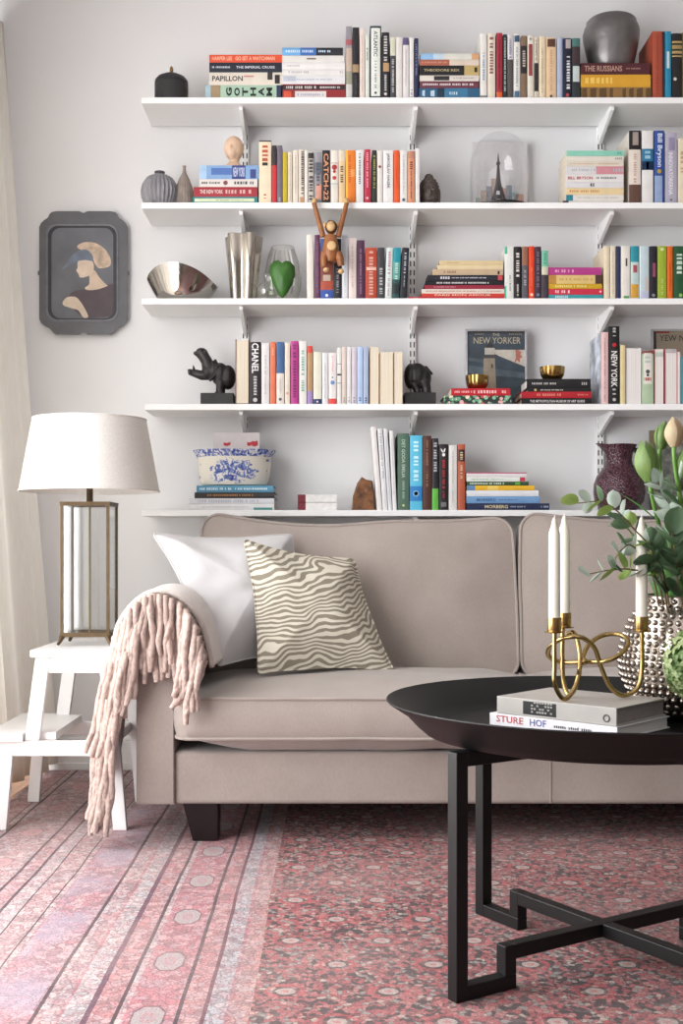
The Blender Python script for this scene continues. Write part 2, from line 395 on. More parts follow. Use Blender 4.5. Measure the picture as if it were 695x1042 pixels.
# ------------------------------------------------------------------ books
DB = 3.985                               # distance of the spines
page_m, nt, bs = newmat('book_pages'); co = ocoord(nt)
nz = node(nt, 'ShaderNodeTexNoise', {'Vector': node(nt, 'ShaderNodeMapping', {0: co, 3: (900, 2, 4)}).outputs[0], 'Scale': 1.0, 'Detail': 2}).outputs[0]
nt.links.new(ramp(nt, nz, [(.3, lin('#c9bda8')), (.7, lin('#e4dac8'))]), bs.inputs['Base Color']); bs.inputs['Roughness'].default_value = .9
pagew_m, nt, bs = newmat('book_pages_white'); co = ocoord(nt)
nz = node(nt, 'ShaderNodeTexNoise', {'Vector': node(nt, 'ShaderNodeMapping', {0: co, 3: (900, 2, 4)}).outputs[0], 'Scale': 1.0, 'Detail': 2}).outputs[0]
nt.links.new(ramp(nt, nz, [(.3, lin('#cfcac6')), (.7, lin('#e6e2df'))]), bs.inputs['Base Color']); bs.inputs['Roughness'].default_value = .9
NB = [0]
def book(loc, t, h, d, color, label, flat=False, tilt=0, rotz=0, bands=(), text=(), dash=(), spots=(), pages=False, hard=None, white=False, name='book', stack=None):
    """origin: centre of the bottom of the spine. local x thickness, z height, +y into the shelf"""
    g = thing(name, label, 'book', loc, rotz, None)
    if flat: g.rotation_euler = (0, -PI/2, rotz)
    elif tilt: g.rotation_euler = (0, tilt, rotz)
    cv = mat(color, .5, var=.06, scale=25)
    hard = (h > .2) if hard is None else hard
    c_ = .0022 if hard else .0009                     # cover thickness
    inset = .004 if hard else .0006
    mb = MB()
    if not pages:
        bul = min(.0018, t*.08); n = 6
        outer = [(-t/2, d)]+[(-t/2+t*i/n, -bul*math.sin(PI*i/n)*0+(-bul*(1-(2*i/n-1)**2))) for i in range(n+1)]+[(t/2, d)]
        inner = [(t/2-c_, d)]+[(t/2-c_, c_), (-t/2+c_, c_)]+[(-t/2+c_, d)]
        poly = outer+inner
        # U-shaped cover as quads: spine strip + two boards
        for (a, b) in (((-t/2), (-t/2+c_)), ((t/2-c_), (t/2))): mb.box(a, b, 0, d, 0, h)
        sp = [(-t/2+t*i/n, -bul*(1-(2*i/n-1)**2)) for i in range(n+1)]
        ring0 = [(x, y, 0) for x, y in sp]+[(t/2, c_, 0), (-t/2, c_, 0)]
        ring1 = [(x, y, h) for x, y in sp]+[(t/2, c_, h), (-t/2, c_, h)]
        mb.loft([ring0, ring1])
        mb.build('cover', cv, g)
        MB().box(-t/2+c_, t/2-c_, c_, d-inset, inset, h-inset).build('pages', pagew_m if white else page_m, g)
        front = lambda u: -bul*(1-(2*u)**2)           # u = x/t
    else:
        bul = 0
        for (a, b) in (((-t/2), (-t/2+c_)), ((t/2-c_), (t/2))): mb.box(a, b, 0, d, 0, h)
        mb.box(-t/2, t/2, d-c_, d, 0, h); mb.build('cover', cv, g)
        MB().box(-t/2+c_, t/2-c_, .002, d-c_, inset, h-inset).build('pages', pagew_m if white else page_m, g)
        front = lambda u: .0
    def strip(v0, v1, u0, u1, hexc, nm, off):
        z0, z1 = h*(1-v1), h*(1-v0); n = 5
        xs = [t*(u0+(u1-u0)*i/n) for i in range(n+1)]
        q = MB(); q.loft([[(x, front(x/t)-off, z0) for x in xs], [(x, front(x/t)-off, z1) for x in xs]], False, False, False)
        me = bpy.data.meshes.new(nm); me.from_pydata(q.v, [], q.f); me.materials.append(mat(hexc, .5, var=.08, scale=40))
        put(bpy.data.objects.new(nm, me), g)
    for bd in bands:
        v0, v1, hexc = bd[:3]; strip(v0, v1, -.499 if len(bd) < 4 else bd[3], .499 if len(bd) < 5 else bd[4], hexc, 'spine_band', .00035)
    for s, v0, v1, wf, hexc in text:
        L = h*(v1-v0); W = t*wf
        if stack: 
            n = len(s)
            for k, ch in enumerate(s):
                zc = h*(1-v0)-L*(k+.85)/n
                put_text(ch, (-W/2, -bul-.0006, zc), (1, 0, 0), (0, 0, 1), W, L/n*.72, g, hexc, bold=.04)
        else:
            put_text(s, (-W/2, -bul-.0006, h*(1-v0)), (0, 0, -1), (1, 0, 0), L, W, g, hexc, bold=.02)
    if dash:                                          # print too small to read
        q = MB(); r2 = random.Random(int(loc[0]*9973)+int(loc[2]*7919))
        for dd in dash:
            v0, v1, wf, hexc = dd[:4]; uo = dd[4] if len(dd) > 4 else 0
            z = h*(1-v0); W = t*wf; xo = t*uo
            while z > h*(1-v1):
                l = r2.uniform(.3, .7)*max(W, .003)
                q.add([(xo-W/2*r2.uniform(.7, 1), -bul-.0006, z), (xo+W/2*r2.uniform(.7, 1), -bul-.0006, z), (xo+W/2, -bul-.0006, z-l), (xo-W/2, -bul-.0006, z-l)], [(0, 1, 2, 3)])
                z -= l+max(W, .003)*(.3 if r2.random() < .8 else .9)
        if q.v:
            me = bpy.data.meshes.new('lettering'); me.from_pydata(q.v, [], q.f); me.materials.append(mat(dash[0][3], .6, var=.05)); put(bpy.data.objects.new('lettering', me), g)['kind'] = 'stuff'
    for v, u, r, hexc in spots:                       # round marks on the spine
        zc = h*(1-v); q = MB(); q.add([(u*t+r*t*math.cos(2*PI*i/10), -bul-.0007, zc+r*t*math.sin(2*PI*i/10)) for i in range(10)], [tuple(range(10))])
        me = bpy.data.meshes.new('emblem'); me.from_pydata(q.v, [], q.f); me.materials.append(mat(hexc, .5)); put(bpy.data.objects.new('emblem', me), g)
    NB[0] += 1
    return g
SN = ['on the top shelf', 'on the second shelf', 'on the middle shelf', 'on the fourth shelf', 'on the lowest shelf']
def standing(k, rows, D=DB):
    for r in rows:
        x0, x1, yt, colr, desc = r[:5]; o = dict(r[5]) if len(r) > 5 else {}
        D_ = o.pop('D', D); t = (x1-x0)*D_/F-.0006; h = Z(yt, D_)-SZ[k]-.0005; xc = X((x0+x1)/2, D_)
        d = o.pop('d', min(.178, max(.11, h*.68))); grp = o.pop('group', 'standing books '+SN[k])
        g = book((xc, D_, SZ[k]+.0004), t, h, d, colr, desc+' '+SN[k] if not o.pop('full', 0) else desc, **o); g['group'] = grp
def stackb(k, z_or_y0, rows, D=DB, base=None):
    """rows bottom to top: (ytop, x0, x1, colour, label)"""
    z = SZ[k]+.0004 if base is None else base; yb = z_or_y0
    for r in rows:
        yt, x0, x1, colr, desc = r[:5]; o = dict(r[5]) if len(r) > 5 else {}
        D_ = o.pop('D', D); t = (yb-yt)*D_/F-.0004; h = (x1-x0)*D_/F
        d = o.pop('d', min(.178, max(.11, h*.68)))
        g = book((X(x1, D_), D_, z+t/2), t, h, d, colr, desc+' '+SN[k], flat=True, **o); g['group'] = 'stacked books '+SN[k]
        z += t+.0004; yb = yt
    return z
T = lambda s, a, b, w, c: {'text': [(s, a, b, w, c)]}
Dh = lambda a, b, w, c: {'dash': [(a, b, w, c)]}
W = '#dedbd8'; K = '#211f22'
# ---- top shelf
stackb(0, 99, [
 (85, 209, 286, '#a3bfab', 'sage green book lowest of the leftmost stack', {'bands': [(0, .07, '#9db9c4'), (.07, .2, '#9a8467'), (.94, 1, '#2b3350')], 'text': [('GOTHAM', .26, .9, .62, '#1d2422')], 'stack': True}),
 (72, 213, 287, '#d6cec1', 'cream book above the sage green one', {'bands': [(.8, .87, '#3a3534', -.1, .5), (.9, .97, '#2b2728', -.4, .3)], 'text': [('PAPILLON', .04, .46, .42, '#262325')], 'dash': [(.48, .62, .14, '#c0594b', .18)]}),
 (62, 213, 287, '#1f2434', 'dark navy book with pale lettering in the leftmost stack', {'text': [('THE IMPERIAL CRUISE', .37, .9, .26, '#c8ccd6')], 'dash': [(.04, .28, .2, '#c8ccd6')]}),
 (54, 213, 287, '#d8512f', 'orange-red book lying at the top of the leftmost stack', {'text': [('HARPER LEE   GO SET A WATCHMAN', .04, .9, .5, '#f0b79c')]})])
stackb(0, 99, [
 (91, 287.5, 351, '#8e2b2e', 'red book with white title panel, lowest beside the sage green book', {'bands': [(.2, .7, '#d8d2d0'), (.02, .14, '#d0573c')], 'dash': [(.24, .64, .3, '#9aa0b5')]}),
 (84, 287.5, 351, '#3a2529', 'black book edged with red, above the red and white one', {'bands': [(0, 1, '#a52e36', .38, .499), (0, 1, '#a52e36', -.499, -.38)], 'dash': [(.06, .54, .4, '#cfc7c6'), (.6, .92, .3, '#cfc7c6')]}),
 (75, 287, 351, '#d9d9db', 'white book with faint grey print above the black and red one', {'bands': [(.02, .22, '#b9c0cc', -.2, .4)], 'dash': [(.1, .8, .2, '#aeb6c4')]}),
 (69, 287, 351, '#dcdad8', 'white book with faint script in the blue-topped stack', {'dash': [(.1, .4, .35, '#b3b1b3'), (.92, .97, .4, '#7d7b80')]}),
 (62, 287, 351, '#e0dfde', 'plain white book, second white one under the blue-black book', {'dash': [(.08, .26, .3, '#c2c2c6')]}),
 (54.8, 287, 350, '#d8d6d2', 'off-white book directly under the blue-black book', {'bands': [(.4, .55, '#7b6a62', -.1, .12)]}),
 (46.8, 287, 349, '#24252b', 'blue fading to black book lying on top of the white stack', {'bands': [(0, .3, '#6aa8d8'), (.3, .56, '#3d68b0')], 'text': [], 'dash': [(.06, .52, .36, '#c5dcf0'), (.6, .8, .28, '#b9b9bd')]})])
standing(0, [
 (352, 358.4, 27, '#8b8a90', 'tall grey mottled photo book standing right of the white stack', {'bands': [(.18, .26, '#a5575c'), (.3, .62, '#b9a698'), (.62, .8, '#8f8f7c'), (.8, 1, '#c4c2c0')]}),
 (358.6, 365.6, 28, '#242327', 'tall black book with a tan band across its spine', {'bands': [(.52, .63, '#9d8463')], 'dash': [(.68, .95, .25, '#4b494e')]}),
 (366, 371.2, 29, '#dccfc6', 'tall pale pink slim book', Dh(.1, .9, .2, '#c3a8a4')),
 (371.6, 375.9, 36, '#d6dacf', 'slim pale green-white book left of the dark-edged white one', Dh(.2, .4, .4, '#7f8c80')),
 (376.4, 388, 26.5, '#2c3d45', 'tall dark-edged book with white spine panel and upright capitals', {'bands': [(.03, .965, '#dcdfd8', -.4, .4)], 'text': [('ATLANTIC', .07, .42, .34, '#41525a')], 'dash': [(.48, .86, .2, '#8b9494')], 'spots': [(.92, 0, .12, '#3a4850')]}),
 (388.4, 396.2, 33, '#232227', 'black book with a tan round picture mid-spine', {'bands': [(.46, .59, '#b08f68', -.3, .5)], 'dash': [(.06, .44, .45, '#c9c4bf'), (.64, .88, .3, '#8b8683')], 'spots': [(.93, 0, .2, '#cfc8c0')]}),
 (397, 402.6, 38, '#44444a', 'book with cream upper and charcoal lower spine', {'bands': [(0, .3, '#cdcdb8')], 'dash': [(.36, .9, .4, '#b9b9b5')]}),
 (403, 409.6, 38, '#d7d3cf', 'plain white book right of the half-charcoal one', {}),
 (410, 416, 38.5, '#d9d5d4', 'white book with purple cap and dotted print', {'bands': [(0, .12, '#5a5276')], 'dash': [(.2, .8, .18, '#ab9aa2')]}),
 (416.5, 421, 38, '#dcdad7', 'slim white book right of the purple-capped one', Dh(.85, .98, .4, '#8b8b90')),
 (421.4, 425.8, 39, '#25294a', 'slim navy book standing against the third stack', Dh(.1, .6, .4, '#7d84a8'))])
stackb(0, 99, [
 (88, 426.5, 488, '#2b5a7a', 'teal blue photo book, lowest of the third stack', {'bands': [(.3, .42, '#1c3247'), (.42, .8, '#3a7396')], 'text': [], 'dash': [(.05, .28, .6, '#b7cbd8'), (.5, .62, .3, '#9fc0d2')]}),
 (81, 427, 487, '#673441', 'maroon book with white title above the teal one', Dh(.05, .9, .32, '#d9cdd0')),
 (75, 427, 487.5, '#d4cec6', 'cream book with black label patch', {'bands': [(.24, .5, '#2b2a2c', -.38, .38)], 'dash': [(.56, .9, .25, '#a59c98')]}),
 (65, 427, 487.5, '#b9a36a', 'black and gold book in the middle of the third stack', {'bands': [(0, .75, '#1b1a1c'), (.92, .97, '#2a2725', -.2, .3)], 'text': [('THEODORE REX', .07, .67, .26, '#b5a883')]}),
 (59, 427, 487.5, '#d3c4b4', 'half brick-red half cream book in the third stack', {'bands': [(0, .5, '#a8604c')], 'dash': [(.04, .46, .3, '#c79079')]}),
 (52.8, 428, 487, '#cfcfc6', 'pale blue and cream book lying on top of the third stack', {'bands': [(0, .22, '#8fb8dd'), (.22, .4, '#b7cbd8'), (.88, 1, '#cf9f74')]})])
standing(0, [
 (488.4, 495.6, 34, '#dbd9d4', 'white book with blue lower title right of the third stack', {'bands': [(.95, 1, '#7b7d80')], 'dash': [(.3, .72, .3, '#7c93b5')]}),
 (496.2, 504, 34, '#d8cfbf', 'cream book with dark red script', Dh(.06, .6, .5, '#8b5a58')),
 (505, 511.2, 33.5, '#9c2c3c', 'crimson book with orange foot', {'bands': [(.9, 1, '#d0612f')], 'dash': [(.1, .85, .3, '#6d1f2b')]}),
 (511.6, 516, 35, '#1f2d2c', 'slim blackish green book', Dh(.06, .9, .4, '#b7bdb8')),
 (516.4, 522.2, 36, '#cfccd0', 'white book with black photograph foot', {'bands': [(.38, .98, '#4f4a4a')], 'dash': [(.06, .34, .4, '#6f7896')]}),
 (522.6, 529.4, 35, '#d9d6cf', 'white book with blue squares at head and foot', {'bands': [(.02, .12, '#3a526b', -.4, .4), (.88, .98, '#4a6a84', -.4, .4)], 'dash': [(.2, .8, .3, '#8ea0ab')]}),
 (530, 536.2, 36.5, '#7d6653', 'brown book with black middle band', {'bands': [(.16, .6, '#2b2426')], 'dash': [(.24, .5, .5, '#b9aca0')]}),
 (536.6, 543, 36, '#d8d2c4', 'cream book with narrow dark red title panel', {'bands': [(.14, .64, '#8e3c3c', -.3, .3)], 'spots': [(.06, 0, .2, '#8d8a80')]}),
 (543.4, 548, 38, '#cfc6b6', 'slim cream book with black lower half', {'bands': [(.42, .88, '#2a2626', -.45, .45)], 'dash': [(.05, .38, .4, '#8d7f78')]}),
 (548.4, 555, 37, '#dccdb0', 'warm cream book with faint print', Dh(.2, .9, .25, '#b09c7c')),
 (555.4, 566, 38.5, '#d7b995', 'tan book with a dark portrait square at its head', {'bands': [(.02, .15, '#5a3c30', -.36, .42)], 'dash': [(.2, .9, .2, '#c09a78')], 'spots': [(.96, 0, .14, '#4d3a30')]}),
 (566.6, 572.6, 38, '#aab3c6', 'light blue-grey book', {'bands': [(0, 1, '#7d8fb5', .3, .499)]}),
 (573, 581.6, 39, '#1d2440', 'navy book with portrait and white upright capitals', {'bands': [(.02, .17, '#b3a8a8', -.2, .4), (.17, 1, '#141828', -.4, .42)], 'dash': [(.3, .84, .42, '#d0d2d6', .1)], 'spots': [(.94, 0, .2, '#b5444a')]}),
 (582, 590.4, 39, '#2a3135', 'dark book with a white title block mid-spine', {'bands': [(0, .14, '#47706c'), (.46, .72, '#b9c4c1', -.4, .4), (.14, .42, '#3a2c30')]})])
stackb(0, 99, [
 (87, 591.5, 662, '#7a5a34', 'book lying with its brown-edged pages outward under the yellow one', {'pages': True, 'bands': [(0, 1, '#8a6a3e')], 'dash': [(.01, .99, .9, '#5c4426')]}),
 (74.2, 591, 662, '#cf9a2e', 'golden yellow book under the maroon one', {'dash': [(.06, .45, .5, '#e6c060')]}),
 (62.5, 591, 661, '#4d2027', 'dark maroon book directly under the grey clay pot', {'text': [('THE RUSSIANS', .05, .6, .5, '#b48f80')], 'dash': [(.66, .86, .14, '#a07a70')]})])
standing(0, [
 (663.8, 674, 32, '#a24b36', 'large brick-red book with its side showing', {'d': .178, 'dash': [(.05, .95, .2, '#8c3c2c')]}),
 (674.2, 676.2, 32, '#3a2027', 'very thin dark red book beside the large brick-red one', {}),
 (676.6, 683, 32, '#2482a5', 'turquoise blue book', {'bands': [(.3, .55, '#c7d5d2', -.2, .2)]}),
 (683.6, 694, 34, '#1f1d1f', 'black book with gold bands across its spine', {'bands': [(.12, .15, '#b59b62'), (.18, .24, '#a08a58'), (.27, .31, '#b59b62'), (.34, .36, '#b59b62')], 'spots': [(.7, -.2, .16, '#cfcac0')]}),
 (694.4, 701, 33, '#6f6a48', 'olive book at the right edge of the photo', {})])
# ---- second shelf
zs = stackb(1, 206, [
 (199, 196, 262, '#2a8187', 'teal cream-panelled book lowest under the wooden bust', {'bands': [(.03, .95, '#cfd8b8', -.25, .25)], 'dash': [(.36, .78, .2, '#8a9a78')]}),
 (189, 197, 262, '#9c2f38', 'red book with white capitals in the stack under the bust', {'text': [('THE NEW YORK', .1, .46, .42, '#e0c8c4')], 'dash': [(.5, .9, .4, '#d0a8a6')]}),
 (181, 203, 262, '#d8d3cd', 'white book between the red and the blue skyline book', {'dash': [(.04, .36, .28, '#4a4650'), (.6, .92, .4, '#75707a')], 'spots': [(.45, 0, .3, '#7d4a50')]}),
 (167, 203, 263, '#7fa2cc', 'blue skyline picture book on which the wooden bust stands', {'bands': [(0, .12, '#a5c3e2'), (.2, .55, '#4f6fae', -.2, .3), (.55, .78, '#33427e'), (.86, .96, '#3c4680', -.45, .2)], 'text': [('NEW YORK', .57, .77, .7, '#c8d2ea')]})])
standing(1, [
 (263.4, 276, 143, '#ddcfb4', 'thick cream book with red title at the left of the row', {'bands': [(.0, .02, K), (.35, .4, '#2d2a2a', -.22, .22)], 'dash': [(.08, .3, .5, '#b5543f'), (.85, .92, .2, '#c07a50')]}),
 (276.5, 281.6, 148, '#bf2f35', 'red book with black upper third', {'bands': [(0, .34, '#352a2e')]}),
 (282, 287.2, 148, '#6b6370', 'grey-violet book', Dh(.9, .96, .4, '#b3adb5')),
 (287.6, 292.6, 155, '#b5a02a', 'mustard yellow book', {}),
 (293, 297.4, 155, '#d6ccbb', 'slim cream book right of the mustard one', Dh(.05, .95, .3, '#b8a898')),
 (298, 303.6, 153, '#d5ccbe', 'worn cream paperback, second right of the mustard one', Dh(.1, .8, .25, '#b5a79a')),
 (304, 309.4, 152, '#d3cabd', 'cream paperback with black blotted print', {'bands': [(.88, .98, '#b98a66', -.3, .4)], 'dash': [(.04, .85, .5, '#3c3636', .2)]}),
 (309.8, 313.2, 153, '#dbd6cf', 'very slim white paperback beside the newsprint-patterned one', {}),
 (313.6, 319.4, 154, '#bab5ae', 'paperback with black and white newsprint pattern', {'bands': [(.03, .14, '#2f2b2c')], 'dash': [(.16, .95, .75, '#38343a')]}),
 (320, 327.2, 155, '#8c8c92', 'grey paperback with pink foot', {'bands': [(.2, .42, '#5f646e'), (.62, .92, '#cf9684', -.3, .499)], 'dash': [(.2, .7, .5, '#4b4a55')]}),
 (327.8, 336, 153, '#241d1e', 'black paperback with big peach capitals', {'text': [('CATCH-22', .06, .94, .62, '#d9966f')]}),
 (336.6, 344, 153, '#d8d2c8', 'white paperback with a red exclamation mark', {'bands': [(.23, .25, '#b5a59c'), (.62, .64, '#9fb3b8')], 'spots': [(.32, 0, .38, '#a52c2f'), (.4, 0, .22, '#a52c2f'), (.52, 0, .28, '#b5302f')]}),
 (344.6, 351, 153, '#d8b98f', 'tan paperback with black title', {'dash': [(.3, .58, .5, '#3b2f2a')], 'bands': [(0, .2, '#d6c8b2')]}),
 (351.6, 361.8, 153, '#d9782a', 'orange paperback with a yellow edge', {'bands': [(0, 1, '#e0a93a', -.499, -.28), (.36, .5, '#e49a56', -.2, .499)], 'dash': [(.1, .6, .25, '#b55a1f', -.1)]}),
 (362.2, 369.8, 153, '#d9d8d6', 'white paperback with grey and black small print', Dh(.06, .64, .3, '#6a6a70')),
 (370.6, 377, 152, '#b42843', 'crimson paperback', {'dash': [(.06, .7, .35, '#dc9aa6')], 'spots': [(.9, 0, .2, '#e0c0c4')]}),
 (378.6, 383.4, 153, '#2a2b27', 'slim black paperback with yellow-green lettering', Dh(.1, .7, .5, '#97964a')),
 (383.8, 389.2, 153, '#d6d2cc', 'white paperback with a red ring', {'spots': [(.31, 0, .3, '#cf6a5c'), (.31, 0, .18, '#d6d2cc')]}),
 (389.6, 400, 153, '#dcdad9', 'thick white paperback with dark grey upright name', {'text': [('JAROSLAV HASEK', .06, .72, .34, '#55555c')]}),
 (400.6, 406.6, 153, '#d9531f', 'vivid orange-red paperback', Dh(.3, .6, .2, '#c0431a')),
 (407, 414.4, 153, '#d9d7d2', 'white paperback right of the vivid orange-red one', {'dash': [(.08, .8, .22, '#a8a8ac')], 'spots': [(.93, 0, .22, '#3f5a6a')]}),
 (414.8, 422, 154, '#cf8b68', 'salmon paperback near the row end', {'bands': [(0, .14, '#b9836b')], 'dash': [(.2, .36, .4, '#5b3a34'), (.38, .9, .2, '#b5714f')]}),
 (422.6, 427, 151, '#d8d6d3', 'white paperback ending the row beside the dark stone head', {})])
stackb(1, 206, [
 (203, 572.5, 634, '#d8d4ce', 'thin white book at the very bottom of the pale paperback stack', {'bands': [(0, .1, '#2f3142')]}),
 (197, 576, 634.5, '#d9d6cf', 'white book with a teal tab in the pale paperback stack', {'bands': [(0, .12, '#2b7d8c')], 'dash': [(.2, .9, .22, '#b5b2a8')]}),
 (190, 576, 634.5, '#ddc79b', 'cream-yellow book with orange print in the pale paperback stack', Dh(.06, .58, .34, '#c58f52')),
 (184, 576, 634.5, '#d3d2d3', 'greyish book with a small dark mark in the pale paperback stack', {'dash': [(.42, .5, .6, '#3c3c40')]}),
 (176, 576, 634.5, '#dcd9d6', 'white book with a red author name in the pale paperback stack', {'text': [('BILL BRYSON', .03, .46, .38, '#a8323c')], 'dash': [(.52, .88, .28, '#77767c')]}),
 (168, 576, 634.5, '#d2d1d2', 'white book with dusty pink right half in the pale paperback stack', {'bands': [(.52, 1, '#c98a92')], 'dash': [(.1, .5, .3, '#b0b3ba'), (.82, .97, .5, '#7d3a4a')]}),
 (163, 576, 634.5, '#d6d0c0', 'beige book, third from the top of the pale paperback stack', Dh(.05, .9, .3, '#c9a890')),
 (157.6, 576, 634.5, '#d8d2c6', 'cream book directly under the mint green one', Dh(.85, .95, .4, '#9b9088')),
 (152, 576.5, 635, '#86c7b2', 'mint green book on top of the pale paperback stack', Dh(.88, .96, .4, '#5c9a88'))])
standing(1, [
 (640, 652, 133, '#d9cfc4', 'hardback with a portrait at its head and brown foot', {'d': .17, 'bands': [(0, .26, '#1e1a1c'), (.02, .2, '#9c8f88', -.2, .3), (.74, 1, '#5d4238')], 'dash': [(.32, .7, .24, '#c09a90')]}),
 (653, 664.6, 133, '#dbdad8', 'white hardback with a blue middle band', {'bands': [(.25, .54, '#2a6f96'), (.42, .54, '#252c56')], 'dash': [(.28, .4, .5, '#8fb8cc')]}),
 (665.4, 676, 133, '#2c4a8e', 'blue hardback with white name and sky picture foot', {'bands': [(.62, 1, '#8c9fc0', -.45, .3)], 'text': [('Bill Bryson', .04, .5, .6, '#d5dcec')], 'spots': [(.56, 0, .22, '#b59a3a')]}),
 (676.6, 689, 135, '#a9a5b5', 'lilac-grey hardback with white capitals', {'text': [('INNOVATÖRERNA', .28, .88, .42, '#dcdae2')], 'bands': [(.07, .25, '#8b86a0', -.2, .3)], 'spots': [(.95, 0, .1, '#6a6678')]}),
 (689.6, 700, 141, '#d5cbb5', 'cream book at the right edge of the photo', Dh(.2, .55, .5, '#b09a80'))])
# ---- middle shelf
standing(2, [
 (312.4, 319.4, 239, '#d8d2cb', 'off-white book left of the toy monkey', {'tilt': -.012}),
 (320, 325.6, 239, '#5c3350', 'purple-maroon book behind the monkey\'s left arm', {'dash': [(.1, .9, .3, '#8d6a80')]}),
 (326, 339, 243, '#7a4038', 'thick blue and red picture book behind the toy monkey', {'bands': [(0, .2, '#3a4f86'), (.6, .7, '#b9a896', -.3, .3), (.7, .85, '#a34a36'), (.85, 1, '#33509a')], 'spots': [(.94, 0, .12, '#d9dde6')]}),
 (339.6, 347.4, 243, '#1d1e26', 'black book behind the monkey\'s right foot', {'dash': [(.5, .9, .3, '#9a9aa0')]}),
 (348, 354, 239.5, '#ccd0d6', 'pale blue-white book right of the toy monkey', {'dash': [(.1, .8, .15, '#a8adb5')]}),
 (354.6, 362.6, 242, '#dccdc8', 'pale pink book', Dh(.1, .8, .2, '#b9a09c')),
 (363, 371, 244.5, '#4a2742', 'aubergine book', Dh(.15, .9, .25, '#8d6d86')),
 (371.6, 383.6, 252, '#a8432f', 'thick brick-red book with cream name and white flourish', {'dash': [(.07, .38, .36, '#cfa090'), (.46, .88, .36, '#cfa090')], 'bands': [(.38, .44, '#dcb8a8', -.4, .45)]}),
 (384, 391.4, 252, '#39383e', 'charcoal book with white print', Dh(.4, .9, .45, '#a9a9ab')),
 (391.6, 398.4, 252, '#c5d4cf', 'leaning pale mint book with pink lettering', {'tilt': .03, 'dash': [(.08, .52, .4, '#c07a98'), (.6, .92, .3, '#7fa39c')]}),
 (398.6, 406.2, 252, '#2a4c4e', 'leaning book with teal head and dark forest foot', {'tilt': .035, 'bands': [(0, .28, '#1d8a98'), (.28, .62, '#5a9690'), (.7, .9, '#1d2a2c')], 'dash': [(.3, .64, .4, '#b9d4c8')]}),
 (406.8, 414, 252, '#1b1d28', 'leaning near-black book at the end of the row', {'tilt': .05, 'dash': [(.1, .5, .3, '#b5b8bd'), (.55, .75, .15, '#7d8088')]})])
stackb(2, 303.5, [
 (301, 416, 513, '#b02c34', 'thin wide red book, lowest of the travel stack', {'dash': [(.04, .1, .4, '#cf9a98')]}),
 (297.8, 429, 513, '#c23a2c', 'orange-red book with cream capitals in the travel stack', {'text': [('PARIS MON AMOUR', .16, .84, .6, '#e6c0b0')]}),
 (293.2, 429, 513, '#d6cdc2', 'cream book with red print in the travel stack', Dh(.05, .95, .3, '#b07a70')),
 (289.2, 432, 512.5, '#8c2138', 'dark crimson thin book in the travel stack', Dh(.12, .4, .3, '#c98a98')),
 (284.8, 433, 512.5, '#161518', 'black thin book with white title in the travel stack', Dh(.14, .8, .4, '#c9c7c6')),
 (279, 435, 512, '#20202b', 'blue-black book with a red square end in the travel stack', {'bands': [(.93, .99, '#c04a50', -.4, .45)], 'dash': [(.17, .3, .5, '#c5c4ca'), (.32, .78, .2, '#9796a0')]}),
 (273.2, 440, 512, '#b9a386', 'tan book in the travel stack', {'dash': [(.16, .34, .4, '#8c6a58')], 'bands': [(.92, .95, '#2a2626', -.4, .2)]}),
 (269, 445, 512, '#d3c09a', 'thin light tan book, second highest of the travel stack', {}),
 (264.2, 447, 512, '#cdb890', 'tan unprinted book on top of the travel stack', Dh(.06, .3, .3, '#b39e78'))])
standing(2, [
 (513.4, 522.6, 251, '#d5d6d2', 'white book with green corners at the end of the travel stack', {'bands': [(0, .14, '#4aa588', -.499, -.2), (.75, 1, '#4aa588', -.499, -.3)], 'dash': [(.55, .85, .2, '#8d8f90', .1)]}),
 (523, 530.4, 251, '#1d1b1e', 'black book with white upright title', {'dash': [(.12, .6, .45, '#cfc9c2'), (.72, .95, .25, '#a5713c')]}),
 (531, 537.4, 251, '#54525a', 'grey book with brown portrait head', {'bands': [(0, .36, '#8d5f4a')], 'dash': [(.45, .75, .4, '#a5a3a8')]}),
 (538, 543.8, 250.5, '#d2401f', 'bright red-orange book', {'dash': [(.4, .75, .2, '#e58a68')], 'spots': [(.92, 0, .28, '#f0d0bc')]}),
 (544.2, 550.6, 251, '#3b2638', 'dark plum book', {'dash': [(.1, .8, .4, '#7d6a7a')], 'spots': [(.92, 0, .26, '#6a7a9a')]}),
 (551, 557.8, 255, '#6fb598', 'book with mint head and dark foot', {'bands': [(.33, .5, '#c5c0a8'), (.5, 1, '#3d333c')], 'dash': [(.06, .28, .4, '#4d8f78')]})])
stackb(2, 303.5, [
 (299, 558.4, 613.6, '#35939c', 'teal paperback, lowest of the bright stack', Dh(.12, .36, .55, '#b9dade')),
 (293, 558.4, 613.6, '#c02d44', 'red paperback in the bright stack', {'dash': [(.12, .37, .55, '#ecc5ca')], 'spots': [(.95, 0, .2, '#e8c0c4')]}),
 (288, 558.4, 612.6, '#c09a20', 'mustard paperback in the bright stack', Dh(.12, .7, .5, '#dcc878')),
 (279, 558.4, 612, '#d3b878', 'pale yellow paperback with dark picture ends in the bright stack', {'bands': [(0, .14, '#b3823c'), (.88, 1, '#4a342a')], 'dash': [(.2, .8, .3, '#c09c5c')]}),
 (271.2, 558.4, 612, '#a8387f', 'magenta paperback on top of the bright stack', Dh(.12, .44, .4, '#dca0c4'))])
